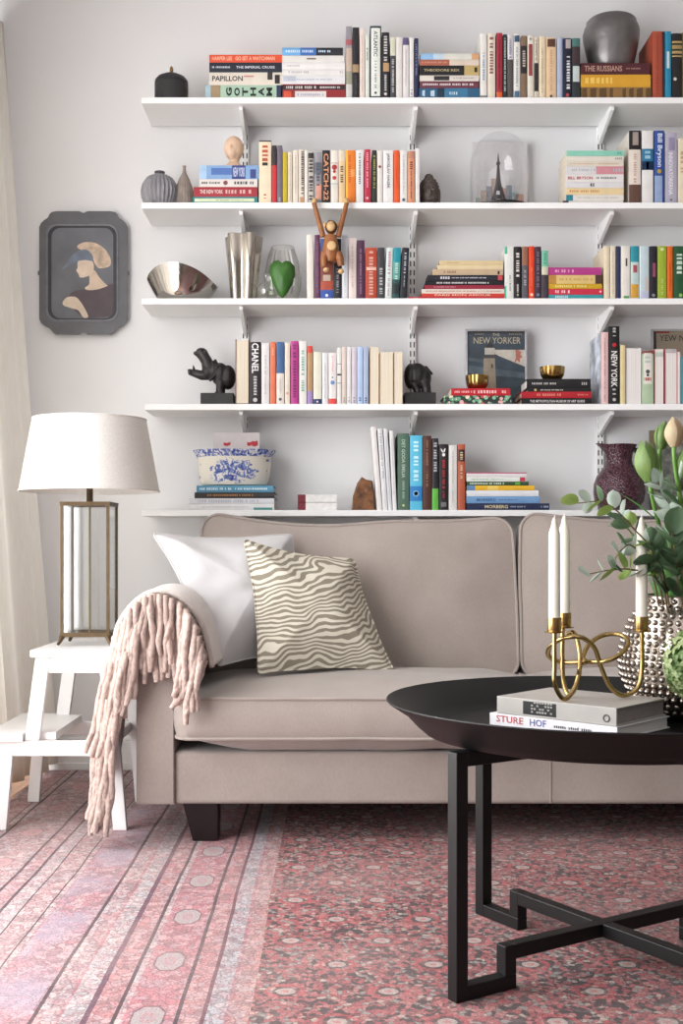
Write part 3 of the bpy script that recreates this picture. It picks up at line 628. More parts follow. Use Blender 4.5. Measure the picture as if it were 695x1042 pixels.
standing(2, [
 (614.4, 620.4, 250.5, '#d8cbb0', 'cream cloth book right of the bright stack', {'d': .17}),
 (620.8, 626.4, 250.5, '#dacfb8', 'cream book left of the slim navy one', Dh(.1, .9, .2, '#bfae92')),
 (627, 631.2, 250.5, '#2c3354', 'slim navy book with red top', {}),
 (631.8, 641, 250.5, '#dcd8d0', 'white book with a green foot and small dark figure', {'bands': [(.94, 1, '#4a9a4c', -.2, .4), (.23, .38, '#4d4446', .0, .2)]}),
 (641.6, 650, 250.5, '#b9cdc9', 'picture book with teal head and yellow foot', {'bands': [(0, .3, '#2c8d9c'), (.36, .5, '#a84a52', -.2, .3), (.72, .98, '#c9973a', -.45, .4)]}),
 (650.6, 660.4, 250.5, '#b7c9ce', 'pale sky-grey picture book', {'bands': [(0, 1, '#d8eef0', -.499, -.4), (.6, .85, '#c5b9b4', .1, .499), (.86, 1, '#b5b9cf')]}),
 (661, 668.6, 250.5, '#1e1d26', 'black book with pink flourish', {'bands': [(.32, .58, '#8d4a62', -.1, .3)], 'spots': [(.93, 0, .22, '#8d8d95')]}),
 (669, 678.2, 250.5, '#94a832', 'lime green book', {'dash': [(.62, .9, .25, '#b9c877')], 'spots': [(.06, 0, .2, '#d5dc9a')]}),
 (678.8, 684.6, 250.5, '#d9651a', 'orange book left of the dark green one', Dh(.3, .85, .25, '#b04c10')),
 (685.2, 697, 250.5, '#24502f', 'dark green book with white title at the right photo edge', {'dash': [(.15, .55, .5, '#c5d5c8')], 'spots': [(.93, .1, .16, '#8dbb5c')]})])
# ---- fourth shelf
standing(3, [
 (239.5, 253.4, 345, '#6d5340', 'tall book turned pages-out beside the roaring hippo', {'pages': True, 'd': .17}),
 (254, 265.4, 348, '#201a1e', 'black hardback with big white fashion-house capitals', {'text': [('CHANEL', .02, .5, .62, '#e8e5e6')], 'dash': [(.55, .86, .3, '#bdb8ba')], 'spots': [(.93, 0, .2, '#bdb8ba')]}),
 (266, 274.2, 349, '#d8d6d6', 'white hardback right of the black capitals one', Dh(.2, .85, .18, '#b0a8a8')),
 (274.8, 280.6, 348, '#d9714f', 'coral book', {'dash': [(.1, .2, .3, '#e8b8a0')]}),
 (281.2, 289.2, 348, '#d6cfc8', 'book with blue upper and cream lower spine', {'bands': [(0, .5, '#3f5f8c')], 'dash': [(.6, .8, .12, '#a8a0a0')], 'spots': [(.92, 0, .2, '#55525a')]}),
 (289.8, 295.2, 349, '#d8cdc0', 'slim cream book left of the magenta one', {'spots': [(.82, 0, .3, '#d09a84')]}),
 (296, 303.6, 347, '#b03a86', 'magenta book', Dh(.06, .9, .45, '#6d1f55')),
 (304.4, 312, 347, '#d9d8d4', 'white book with green and red upright letters', {'dash': [(.15, .52, .4, '#79ad96'), (.62, .8, .4, '#d06a62')]}),
 (312.6, 318.2, 352, '#b08a62', 'book with red head, tan middle and lilac foot', {'bands': [(0, .12, '#cf4434'), (.77, 1, '#9880b8')]}),
 (318.8, 327.2, 358, '#d8d6c6', 'pale cream book with navy foot', {'bands': [(.9, 1, '#2b3a5e')], 'spots': [(.95, 0, .12, '#d8d8dc')]}),
 (327.8, 333.8, 359, '#d9d9dc', 'slim white book left of the one with a blue oval', Dh(.2, .9, .25, '#b9b9c0')),
 (334.4, 342.4, 359, '#dcd6d4', 'white book with a blue oval and red foot', {'bands': [(.89, 1, '#d2453c')], 'spots': [(.58, 0, .28, '#5c88bd'), (.48, 0, .1, '#3a3a48')], 'dash': [(.06, .36, .22, '#d8a8a8')]}),
 (343, 347.4, 354, '#d8d8d4', 'slim white book with thin black lines', {'bands': [(.28, .29, K), (.46, .49, K), (.62, .63, K)]}),
 (347.8, 352.6, 353, '#cfc0b8', 'slim rose-beige book', Dh(.88, .96, .4, '#8d8080')),
 (353, 357.4, 353, '#d3d3d2', 'slim grey-white book left of the lilac-grey one', Dh(.88, .96, .4, '#8d8d90')),
 (357.8, 363, 353, '#c5bcc6', 'slim lilac-grey book', Dh(.88, .96, .4, '#77707a')),
 (363.4, 369.2, 353, '#a9bede', 'light blue book', Dh(.88, .97, .45, '#5a6f9a')),
 (369.6, 375, 353, '#9fadc6', 'slate blue book', Dh(.88, .97, .45, '#4f5f86')),
 (376, 385.6, 353, '#b08c5e', 'tan book turned pages-out, tallest of the three', {'pages': True}),
 (386.2, 400, 358, '#bd9f74', 'thick book turned pages-out, middle of the three', {'pages': True}),
 (400.6, 409.6, 358, '#c2a880', 'book turned pages-out touching the hippo rump', {'pages': True})])
stackb(3, 411, [
 (402, 452, 520, '#3c4a44', 'floral patterned book, lowest under the left brass cup', {}),
 (394.6, 459, 519, '#b21f2c', 'red book directly under the left brass cup', {'dash': [(.06, .34, .3, '#e6b0b0'), (.38, .78, .45, '#e6c0c0'), (.86, .92, .4, '#e8d0b8')]})])
stackb(3, 411, [
 (404.6, 530.5, 602, '#191719', 'black museum guide, lowest under the right brass cup', {'text': [('THE METROPOLITAN MUSEUM OF ART GUIDE', .12, .9, .4, '#c9c5c3')]}),
 (398, 530.5, 602, '#a81f2a', 'red book between black ones under the right brass cup', {'dash': [(.22, .55, .4, '#cf7a6c'), (.8, .95, .25, '#cf8a84')]}),
 (394.8, 537, 601.5, '#1f1c1e', 'thin black book with a gold dot under the right brass cup', {'dash': [(.2, .55, .4, '#c9c4b8')], 'spots': [(.12, 0, .4, '#c8b070')]}),
 (385, 536, 601, '#1a191b', 'thick black book directly under the right brass cup', {'dash': [(.08, .46, .22, '#b5b2b0'), (.86, .95, .3, '#55524f')], 'white': True})])
standing(3, [
 (611.8, 619, 338, '#d9b9b8', 'pink-spined book with grey-blue cover side showing', {'d': .178, 'dash': [(.08, .95, .2, '#a87f86')]}),
 (619.4, 630.4, 332, '#1b1a1c', 'tall black book with large white city name', {'text': [('NEW YORK', .32, .78, .58, '#e0ddda')], 'dash': [(.02, .13, .3, '#b5b2b0'), (.8, .86, .3, '#b9a840')], 'spots': [(.24, 0, .2, '#b5262c'), (.94, 0, .16, '#b5b2b0')]}),
 (631, 636.4, 351, '#d6c693', 'pale yellow book', {}),
 (637, 652.4, 354, '#cfcbc8', 'thick white book turned pages-out', {'pages': True, 'white': True}),
 (653, 665, 357, '#a9bda0', 'green book with white label and red pill mark', {'bands': [(0, .06, '#7d4a42'), (.04, .62, '#dad5cc', -.36, .36), (.5, .56, '#b03028', -.3, .3)], 'spots': [(.39, 0, .18, '#4a4c50'), (.455, 0, .12, '#38414e')], 'dash': [(.1, .3, .5, '#b5c0b8')]}),
 (666, 675.4, 355, '#c96a6a', 'pages-out book with red edges, left of its pair', {'pages': True, 'white': True, 'bands': [(.06, .14, '#b5c4b8', -.4, .4)]}),
 (676.6, 689, 355, '#c05a68', 'wider pages-out book with red edges, right of its pair', {'pages': True, 'white': True, 'bands': [(0, .07, '#b3aeae', -.4, .4)]}),
 (689.4, 692.4, 358, '#d9d2d2', 'very slim white book left of the teal one', {}),
 (692.8, 701, 363, '#3c8490', 'teal book at the right edge of the photo', {})])
# ---- lowest shelf
zp = stackb(4, 519, [
 (512.6, 192, 279, '#d5d5d6', 'white book with teal patch, lowest under the china planter', {'bands': [(.76, .98, '#4a8d88', -.499, -.1)], 'dash': [(.16, .7, .2, '#b5b5bc')]}),
 (507, 193, 279, '#cdcfd5', 'grey-white book with silver capitals under the china planter', {'dash': [(.1, .82, .5, '#aeb1bd')]}),
 (500.8, 198, 279.5, '#2a2829', 'black book with orange print under the blue and white planter', {'dash': [(.16, .72, .3, '#a8713f')], 'white': True}),
 (494, 200, 278.5, '#4f8aa8', 'blue book directly under the blue and white planter', {'dash': [(.04, .45, .36, '#cfe0e8'), (.5, .9, .3, '#cfe0e8')]})])
standing(4, [
 (383.6, 389, 434, '#d9d6d4', 'leaning white magazine, leftmost beside the brown stone', {'tilt': -.075, 'd': .17}),
 (389.4, 394.6, 436, '#d6d6d8', 'leaning white magazine with grey print, second from the brown stone', {'tilt': -.065, 'd': .17, 'dash': [(.06, .6, .4, '#a5a5aa')]}),
 (395, 399.2, 436, '#d0d1d4', 'leaning grey-white magazine, third from the brown stone', {'tilt': -.06, 'd': .17, 'dash': [(.1, .9, .2, '#b0b2b8')]}),
 (399.6, 403.8, 438, '#d9d9d9', 'leaning white magazine touching the dark green book', {'tilt': -.045, 'd': .17, 'dash': [(.1, .8, .2, '#b5b5b5')]}),
 (404.6, 416.4, 441, '#4a6656', 'tall dark green book with pale capitals', {'text': [('DET GODA EMILIA', .08, .58, .3, '#a9bcae')], 'dash': [(.62, .85, .2, '#93a898')], 'spots': [(.94, 0, .1, '#d5cf8a')]}),
 (417, 429.6, 443, '#55b3d2', 'sky blue book with a darker blue emblem band', {'bands': [(.68, .88, '#2b78b8')], 'dash': [(.08, .6, .42, '#bfe4ee')], 'spots': [(.78, 0, .26, '#7fb5dc'), (.78, 0, .17, '#2b78b8')]}),
 (430.2, 439, 443.5, '#4a2c26', 'dark brown book with gold print', {'dash': [(.06, .4, .25, '#8d6a50'), (.48, .7, .25, '#9a7a58')]}),
 (439.6, 446.2, 446, '#201d22', 'black book with leafy green foot', {'bands': [(.7, 1, '#5cac44')], 'dash': [(.06, .45, .5, '#a9a8ab')]}),
 (446.8, 456, 452, '#1e191b', 'black book with white rabbit emblem and red lettering', {'dash': [(.24, .66, .3, '#b0303a'), (.72, .8, .2, '#c5c2c0')], 'bands': [(.88, .95, '#6d6a6c', -.3, .3)], 'name': 'book'}),
 (456.6, 465, 453, '#cfcdca', 'grey-white book right of the rabbit emblem one', Dh(.1, .9, .14, '#a5a3a2')),
 (465.6, 473.4, 452, '#a8553c', 'terracotta book with black label near its head', {'bands': [(.08, .26, '#2a2020', -.42, .42)], 'dash': [(.12, .22, .4, '#c9b898'), (.32, .52, .3, '#d09a78')]})])
stackb(4, 519, [
 (512, 474.6, 559, '#1c2647', 'navy cookbook, lowest of the striped stack', {'text': [('MORBERG', .22, .5, .5, '#c5b894')], 'dash': [(.53, .7, .22, '#9aa0b5'), (.9, .97, .3, '#c5c8d2')]}),
 (505, 474.6, 549, '#6c93bd', 'light blue cookbook above the navy one', {'text': [('MORBERG', .14, .4, .46, '#41628c')], 'dash': [(.44, .7, .18, '#41628c')]}),
 (499, 474.6, 548, '#d3d5da', 'white book above the light blue cookbook', {}),
 (494, 475, 544, '#d9a92a', 'yellow book in the striped stack', {'bands': [(0, .12, '#5a7fa8'), (.3, .46, '#e0c060')]}),
 (490, 475, 538, '#2f4a30', 'dark green book with white title in the striped stack', {'dash': [(.05, .62, .5, '#b9c9b8')], 'bands': [(.78, .86, '#5fa83c', -.3, .3)]}),
 (485.4, 474.6, 535, '#d6dad4', 'white book with a red square in the striped stack', {'bands': [(.9, .99, '#b82f48', -.45, .45)], 'dash': [(.08, .36, .22, '#7d9a80'), (.4, .62, .18, '#c88a90')]}),
 (480.6, 474.6, 536, '#d4cfd2', 'white book with magenta top cover on top of the striped stack', {'bands': [(0, 1, '#a83560', .28, .499)]})])
rab = [o for o in bpy.data.objects if o.get('label', '').startswith('black book with white rabbit')][0]
q = MB()
def disc(cx, cz, rx_, rz_, rot):
    q.add([(cx+rx_*math.cos(a)*math.cos(rot)-rz_*math.sin(a)*math.sin(rot), -.0026, cz+rx_*math.cos(a)*math.sin(rot)+rz_*math.sin(a)*math.cos(rot)) for a in [2*PI*i/12 for i in range(12)]], [tuple(range(12))])
hh = .192; disc(.0, hh-.006, .0055, .006, 0); disc(-.006, hh+.008, .0025, .008, .5); disc(.003, hh+.009, .0025, .008, -.3)
me = bpy.data.meshes.new('emblem'); me.from_pydata(q.v, [], q.f); me.materials.append(mat('#e3e0de', .6)); put(bpy.data.objects.new('emblem', me), rab)
pk = [o for o in bpy.data.objects if o.get('label', '').startswith('pink-spined book')][0]
tk = 7.2*DB/F; hk = Z(338, DB)-SZ[3]
MB().box(-tk/2-.0008, -tk/2-.0001, .004, .176, .001, hk-.002).build('cover_picture', mat('#b4bac4', .5, var=.55, scale=22), pk)
fb_ = [o for o in bpy.data.objects if o.get('label', '').startswith('floral patterned book')][0]
fm, nt, bs = newmat('floral_print'); co = ocoord(nt)
vc = node(nt, 'ShaderNodeTexVoronoi', {'Vector': co, 'Scale': 70}); vd = vc.outputs['Distance']
vcs = node(nt, 'ShaderNodeSeparateColor', {0: vc.outputs['Color']}).outputs[0]
flw = ramp(nt, vcs, [(0, lin('#5f9a78')), (.3, lin('#d3a7a0')), (.5, lin('#86b394')), (.7, lin('#dacbb0')), (.88, lin('#b8474c'))], 'CONSTANT')
nt.links.new(mixc(nt, mth(nt, 'LESS_THAN', vd, .52), lin('#26322e'), mixc(nt, mth(nt, 'LESS_THAN', vd, .16), flw, lin('#e0d6b8'))), bs.inputs['Base Color']); bs.inputs['Roughness'].default_value = .5
for ch in bpy.data.objects:
    if ch.parent == fb_ and ch.name.startswith('cover'): ch.data.materials[0] = fm
# ------------------------------------------------------------------ sofa
lin_m, nt, bs = newmat('sofa_linen'); co = ocoord(nt)
n1 = node(nt, 'ShaderNodeTexNoise', {'Vector': co, 'Scale': 6, 'Detail': 4}).outputs[0]
n2 = node(nt, 'ShaderNodeTexNoise', {'Vector': node(nt, 'ShaderNodeMapping', {0: co, 3: (1, 1, .25)}).outputs[0], 'Scale': 420, 'Detail': 2}).outputs[0]
c = ramp(nt, n1, [(.3, lin('#978c85')), (.7, lin('#a1968f'))])
nt.links.new(mixc(nt, .16, c, ramp(nt, n2, [(.3, (.6, .6, .6, 1)), (.7, (1.3, 1.3, 1.3, 1))]), 'MULTIPLY'), bs.inputs['Base Color'])
bs.inputs['Roughness'].default_value = .85; bs.inputs['Sheen Weight'].default_value = .25; bs.inputs['Specular IOR Level'].default_value = .25
n3 = node(nt, 'ShaderNodeTexNoise', {'Vector': node(nt, 'ShaderNodeMapping', {0: co, 3: (1.3, 1, .8)}).outputs[0], 'Scale': 3.5, 'Detail': 2, 'Distortion': .7}).outputs[0]
bp = node(nt, 'ShaderNodeBump', {'Strength': .4, 'Distance': .02, 'Height': n3}).outputs[0]
nt.links.new(node(nt, 'ShaderNodeBump', {'Strength': .12, 'Distance': .001, 'Height': n2, 'Normal': bp}).outputs[0], bs.inputs['Normal'])

def rrect(w, h, rc, ns=14, nc=6, pinch=0):
    pts = []
    for cx, cy, a0, (ex, ey) in ((w/2-rc, h/2-rc, 0, (-1, 0)), (-w/2+rc, h/2-rc, PI/2, (0, -1)), (-w/2+rc, -h/2+rc, PI, (1, 0)), (w/2-rc, -h/2+rc, 1.5*PI, (0, 1))):
        for i in range(nc+1):
            a = a0+PI/2*i/nc; pts.append((cx+rc*math.cos(a), cy+rc*math.sin(a)))
        L = (w if ex else h)-2*rc; lx, ly = pts[-1]
        for i in range(1, ns): pts.append((lx+ex*L*i/ns, ly+ey*L*i/ns))
    if pinch:
        pts = [(x*(1-pinch*math.cos(PI*y/h)**1), y*(1-pinch*math.cos(PI*x/w))) for x, y in pts]
    return pts
def cushion(w, h, t, rc, crown, place, rings=9, pinch=0, bulge=.012, pw=3.0, nz_amp=.004, nz_sc=7, seed=0, back=None, ns=14, pwb=None):
    pwb = pwb or pw
    out = rrect(w, h, rc, ns=ns, pinch=pinch); R = []
    back = crown if back is None else back
    ss = [1-(k/rings)**1.4 for k in range(rings+1)]
    def wr(a, b, c):
        n = noise.noise_vector(Vector((a*nz_sc+seed*3.1, b*nz_sc+seed, c*nz_sc)))
        k = min(1, 4*max(0, 1-max(abs(a)/(w/2), abs(b)/(h/2)))+.25)
        return place(a+n[0]*nz_amp*.4, b+n[1]*nz_amp*.4, c+n[2]*nz_amp*k)
    for s in reversed(ss): R.append([wr(a*max(s, .004), b*max(s, .004), -(t/2+back*(1-s**pwb))) for a, b in out])
    nb = 3 if t > 0 else 0
    for k in range(1, nb+1):
        f = k/(nb+1); e = 1+bulge*2/max(w, h)*math.sin(PI*f)*1.0
        R.append([wr(a*e, b*(1+bulge*2/min(w, h)*math.sin(PI*f)), -t/2+t*f) for a, b in out])
    for s in ss: R.append([wr(a*max(s, .004), b*max(s, .004), t/2+crown*(1-s**pw)) for a, b in out])
    m_ = MB(); m_.loft(R)
    return m_, (lambda c: [wr(a*1.003, b*1.003, c) for a, b in out])
def clampcush(o): return o
sofa_x0, sofa_x1 = -.521, 1.665
sofa = thing('sofa', 'greige linen sofa with two back cushions under the book shelves', 'sofa', ((sofa_x0+sofa_x1)/2, 3.6, 0))
YS = 3.115
fr = MB()
fr.box(sofa_x0+.098, sofa_x1-.098, YS+.012, 4.12, .104, .243)
fr.build('base', lin_m, sofa, bevel=.012, world=True, seg=3)
sm_ = MB().tube([(.571, YS+.0115, .107), (.571, YS+.0105, .18), (.571, YS+.0115, .236)], .0016, 6)
sm_.build('seam', lin_m, sofa, world=True)
bk = MB(); bk.box(sofa_x0+.09, sofa_x1-.09, 3.93, 4.135, .243, .76); bk.build('back_frame', lin_m, sofa, bevel=.03, world=True, seg=4)
for s in (0, 1):
    x0 = sofa_x0 if s == 0 else sofa_x1-.1
    cx = x0+.05; sg = -1 if s == 0 else 1
    prof = [(x0+.001, .104), (x0+.001, .45)]
    rc = .1; cz = .548; ccx = cx+sg*.008
    a0 = PI+.9 if s == 0 else PI+.9
    pts = []
    for i in range(21):
        a = (PI*1.27)-(PI*1.54)*i/20
        pts.append((ccx+rc*math.cos(a), cz+rc*math.sin(a)))
    prof = [(x0, .104), (x0, .44)]+pts+[(x0+.1, .44), (x0+.1, .104)]
    a = MB(); n = len(prof); 
    def sc(k, y): return [(cx+(x-cx)*k, y, .38+(z-.38)*k) for x, z in prof]
    a.loft([sc(.965, YS), sc(.99, YS+.004), sc(1, YS+.014), sc(1, 3.6), sc(1, 4.12), sc(.97, 4.135)])
    ar = a.build('arm', lin_m, sofa, smooth=40, world=True)
    MB().tube([(x, YS+.002, z) for x, z in [(cx+(p[0]-cx)*.985, .38+(p[1]-.38)*.985) for p in prof[1:-1]]], .0045, 6).build('piping', lin_m, ar).location = (-sofa.location[0], -sofa.location[1], 0)
def leg(x, y, nm='leg'):
    q = MB(); q.loft([[(x+dx*.033*1.0+.0, y+dy*.033, 0) for dx, dy in ((-1, -1), (1, -1), (1, 1), (-1, 1))], [(x+(dx*.047), y+dy*.047, .1035) for dx, dy in ((-1, -1), (1, -1), (1, 1), (-1, 1))]])
    return q.build(nm, mat('#1b1315', .35), sofa, bevel=.003, world=True)
lw = .047
q = MB()
def sleg(x, y, sg):
    q = MB(); h_ = .1036
    q.loft([[(x+sg*.012+dx*.034, y+dy*.034, 0) for dx, dy in ((-1, -1), (1, -1), (1, 1), (-1, 1))], [(x+dx*.047, y+dy*.047, h_) for dx, dy in ((-1, -1), (1, -1), (1, 1), (-1, 1))]])
    q.build('leg', mat('#1b1315', .35), sofa, bevel=.003, world=True)
sleg(-.355, YS+.075, 1); sleg(1.5, YS+.075, -1); sleg(-.355, 4.03, 1); sleg(1.5, 4.03, -1)
# seat cushions
xs0 = sofa_x0+.103; xm = .573; xs1 = sofa_x1-.103
for k, (xa, xb) in enumerate(((xs0, xm-.002), (xm+.002, xs1))):
    w_, dp = xb-xa, .66; cx = (xa+xb)/2; cy = 3.072+dp/2
    def place(a, b, c):
        if c < -.052: c = -.052+(c+.052)*min(1, max(0, (w_/2-abs(a)))/.2+.08)
        z = max(.338+c, .2445)
        return (cx+a, cy+b, z)
    m_, pipe = cushion(w_-.006, dp, .104, .05, .036, place, bulge=.008, nz_amp=.006, seed=k+1, back=.046, pwb=9)
    sc_ = m_.build('seat_cushion', lin_m, sofa, smooth=60, world=True)
    for c in (-.052, .052):
        MB().tube(pipe(c), .0048, 6, closed=True).build('piping', lin_m, sc_).location = (-sofa.location[0], -sofa.location[1], 0)
# back cushions
for k, (xa, xb) in enumerate(((-.43, .571), (.575, 1.565))):
    w_, h_ = xb-xa, .52; cx = (xa+xb)/2
    ang = .21
    def place(a, b, c):
        u = a/(w_/2)
        top = max(0, b/(h_/2))
        b2 = b-.030*top*(1-u*u)**1.0*(1.0 if k == 0 else .6)+.006*math.sin(u*5)*top
        side = 1-.035*(1-abs(b/(h_/2)))*0
        a2 = a*(1-.02*max(0, b/(h_/2)))
        return (cx+a2, 3.70+(b2+h_/2)*math.sin(ang)-c*math.cos(ang), .362+(b2+h_/2)*math.cos(ang)+c*math.sin(ang))
    m_, pipe = cushion(w_-.01, h_, .13, .06, .042, place, bulge=.006, nz_amp=.010, nz_sc=5, seed=k+5, back=.0)
    bc = m_.build('back_cushion', lin_m, sofa, smooth=60, world=True)
    MB().tube(pipe(.065), .0048, 6, closed=True).build('piping', lin_m, bc).location = (-sofa.location[0], -sofa.location[1], 0)

# ------------------------------------------------------------------ scatter pillows
wp_m = mat('#cfcdce', .8, var=.03, scale=8, bump=.25, bscale=9, sheen=.2)
z_m, nt, bs = newmat('zebra_linen'); co = ocoord(nt)
dn = node(nt, 'ShaderNodeTexNoise', {'Vector': co, 'Scale': 6.5, 'Detail': 2}).outputs['Color']
cv = node(nt, 'ShaderNodeVectorMath', {0: co, 1: node(nt, 'ShaderNodeVectorMath', {0: dn, 1: (.13, .13, .13)}, operation='MULTIPLY').outputs[0]}, operation='ADD').outputs[0]
sp_ = node(nt, 'ShaderNodeSeparateXYZ', {0: cv})
wvv = mth(nt, 'SINE', mth(nt, 'ADD', mth(nt, 'MULTIPLY', sp_.outputs[2], 400.0), mth(nt, 'MULTIPLY', sp_.outputs[0], -70.0)))
edge = node(nt, 'ShaderNodeTexNoise', {'Vector': co, 'Scale': 30, 'Detail': 2}).outputs[0]
zz = mth(nt, 'ADD', wvv, mth(nt, 'MULTIPLY', mth(nt, 'SUBTRACT', edge, .5), 1.6))
zc = ramp(nt, mth(nt, 'MULTIPLY_ADD', zz, .5, .5), [(.44, lin('#8a8272')), (.56, lin('#d6cfc0'))])
nt.links.new(zc, bs.inputs['Base Color']); bs.inputs['Roughness'].default_value = .85
n4 = node(nt, 'ShaderNodeTexNoise', {'Vector': co, 'Scale': 380, 'Detail': 2}).outputs[0]
nt.links.new(node(nt, 'ShaderNodeBump', {'Strength': .2, 'Distance': .001, 'Height': n4}).outputs[0], bs.inputs['Normal'])
def scatter(name, label, c4, D4, crown, m, nz_amp, seed, group=None):
    """pillow through four corners TL, TR, BR, BL given in the picture at their own distances"""
    TL, TR, BR, BL = [P(*p, d) for p, d in zip(c4, D4)]
    nrm = ((TR-TL).cross(TL-BL)).normalized()
    if nrm.y > 0: nrm = -nrm
    base = (BL+BR)/2
    def place(a, b, c):
        u, v = a+.5, b+.5
        p = (TL*(1-u)+TR*u)*v+(BL*(1-u)+BR*u)*(1-v)
        sag = -.02*(1-abs(2*v-1))*0
        return tuple(p+nrm*c*1.0)
    out = rrect(1, 1, .03, ns=14, nc=3, pinch=.075); R = []
    rings = 12; ss = [1-(k/rings)**1.3 for k in range(rings+1)]
    def wr(a, b, c):
        n = noise.noise_vector(Vector((a*3.2+seed*3.1, b*3.2+seed, c*2)))
        n2 = noise.noise(Vector((a*9+seed, b*9, 2)))
        k = min(1, 3*max(0, 1-2*max(abs(a), abs(b)))+.15)
        return place(a+n[0]*.01, b+n[1]*.01, c+(n[2]*nz_amp+n2*nz_amp*.35)*k)
    for s in reversed(ss[1:]): R.append([wr(a*max(s, .004), b*max(s, .004), -crown*.7*(1-s**2.2)) for a, b in out])
    for s in ss: R.append([wr(a*max(s, .004), b*max(s, .004), crown*(1-s**2.2)) for a, b in out])
    t = thing(name, label, 'pillow', tuple(base), group=group)
    m_ = MB(); m_.loft(R); m_.build('cover', m, t, smooth=70, world=True)
    MB().tube([wr(a*1.002, b*1.002, 0) for a, b in out], .0025, 6, closed=True).build('seam', m, t, smooth=60, world=True)
    return t
scatter('scatter_pillow', 'plain white square pillow leaning in the sofa corner beside the throw', [(156, 543), (298, 543), (318, 668), (222, 678)], [3.42, 3.67, 3.58, 3.33], .078, wp_m, .022, 3, 'pillows on the sofa')
scatter('scatter_pillow', 'zebra striped beige pillow in front of the white pillow', [(248, 549), (361, 570), (401, 682), (263, 686)], [3.47, 3.6, 3.45, 3.30], .065, z_m, .010, 9, 'pillows on the sofa')

# ------------------------------------------------------------------ throw with tassels
th_m = mat('#b19c93', .95, var=.2, scale=90, bump=.9, bscale=160, spec=.1, sheen=.5)
tb_m = mat('#cbbfb8', .95, var=.06, scale=60, bump=.5, bscale=140, spec=.1, sheen=.5)
thr = thing('throw_blanket', 'blush pink chunky throw with long tassels over the sofa arm', 'blanket', (-.5, 3.3, .1))
arc = catmull([Vector((x, 0, z)) for x, z in [(-.625, .17), (-.612, .30), (-.597, .43), (-.572, .54), (-.530, .622), (-.470, .664), (-.410, .652), (-.362, .60), (-.338, .535), (-.325, .468)]], 5)
R = []
for j, y in enumerate((3.098, 3.112, 3.17, 3.26, 3.36, 3.44)):
    ring = []
    for i, p in enumerate(arc):
        s = i/(len(arc)-1)
        w_ = .006*math.sin(s*17+j*.7)*(1 if s < .35 else .3)
        ring.append((p.x-(.004 if j == 0 else 0)*0+w_*(-1 if s < .4 else 0), y+.015*math.sin(s*9)*(j == 5), p.z+.004*math.sin(j*1.3+s*6)*(s > .35)+(.012 if False else 0)))
    R.append(ring)
b_ = MB(); b_.loft(R, False, False, False)
bo = b_.build('blanket_cloth', tb_m, thr, smooth=80, world=True)
sd = bo.modifiers.new('thick', 'SOLIDIFY'); sd.thickness = .012; sd.offset = 1
r3 = random.Random(21)
N_T = 0
def tassel(p0, L, lean, y, r):
    global N_T
    pts = []; n = 9; ph = r3.uniform(0, 6)
    for i in range(n+1):
        f = i/n; z = p0.z-L*f
        pts.append((p0.x+lean*f+.005*math.sin(f*7+ph)*f, y-.006*math.sin(PI*min(1, f*2.5))+.004*math.sin(f*9+ph*2), z))
    rs = [r*(.82+.3*math.sin(i*2.1+ph)**2) for i in range(n)]+[r*.72]
    MB().tube(pts, rs, 7).build('tassel', th_m, thr, smooth=70, world=True); N_T += 1
def arcp(s):
    f = s*(len(arc)-1); i = min(len(arc)-2, int(f)); return arc[i].lerp(arc[i+1], f-i)
for lay in range(3):                                  # over the top of the arm
    n = (16, 13, 9)[lay]
    for i in range(n):
        s = .44+.30*(i+.5+.3*r3.uniform(-1, 1))/n
        tassel(arcp(s)+Vector((0, 0, -.004)), (r3.uniform(.17, .235), r3.uniform(.14, .21), r3.uniform(.1, .18))[lay]*(1-.25*abs(s-.55)/.15*0), r3.uniform(-.018, .01), 3.078-.013*lay, r3.uniform(.0078, .0096))
for lay in range(3):                                  # inner side, falling over the seat cushion
    n = (10, 8, 5)[lay]
    for i in range(n):
        s = .73+.22*(i+.5+.3*r3.uniform(-1, 1))/n; p = arcp(s)
        tassel(p+Vector((0, 0, -.003)), r3.uniform(.15, .235)*(1 if s < .87 else .75), r3.uniform(-.085, -.012)*(s-.6)*3, 3.046-.013*lay, r3.uniform(.0078, .0094))
for lay in range(4):                                  # outer side, cascading to the floor
    n = 20
    for i in range(n):
        f = (i+.5+.4*r3.uniform(-1, 1))/n; p = arcp(.02+.44*f)
        p = p+Vector((.012*lay+r3.uniform(-.004, .012), 0, 0)); L = r3.uniform(.19, .29)
        L = min(L, p.z-.03-r3.uniform(0, .05))
        tassel(p, L, r3.uniform(-.035, -.004)-.02*(p.z > .4), 3.088-.012*lay+r3.uniform(-.003, .003), r3.uniform(.0078, .0094))

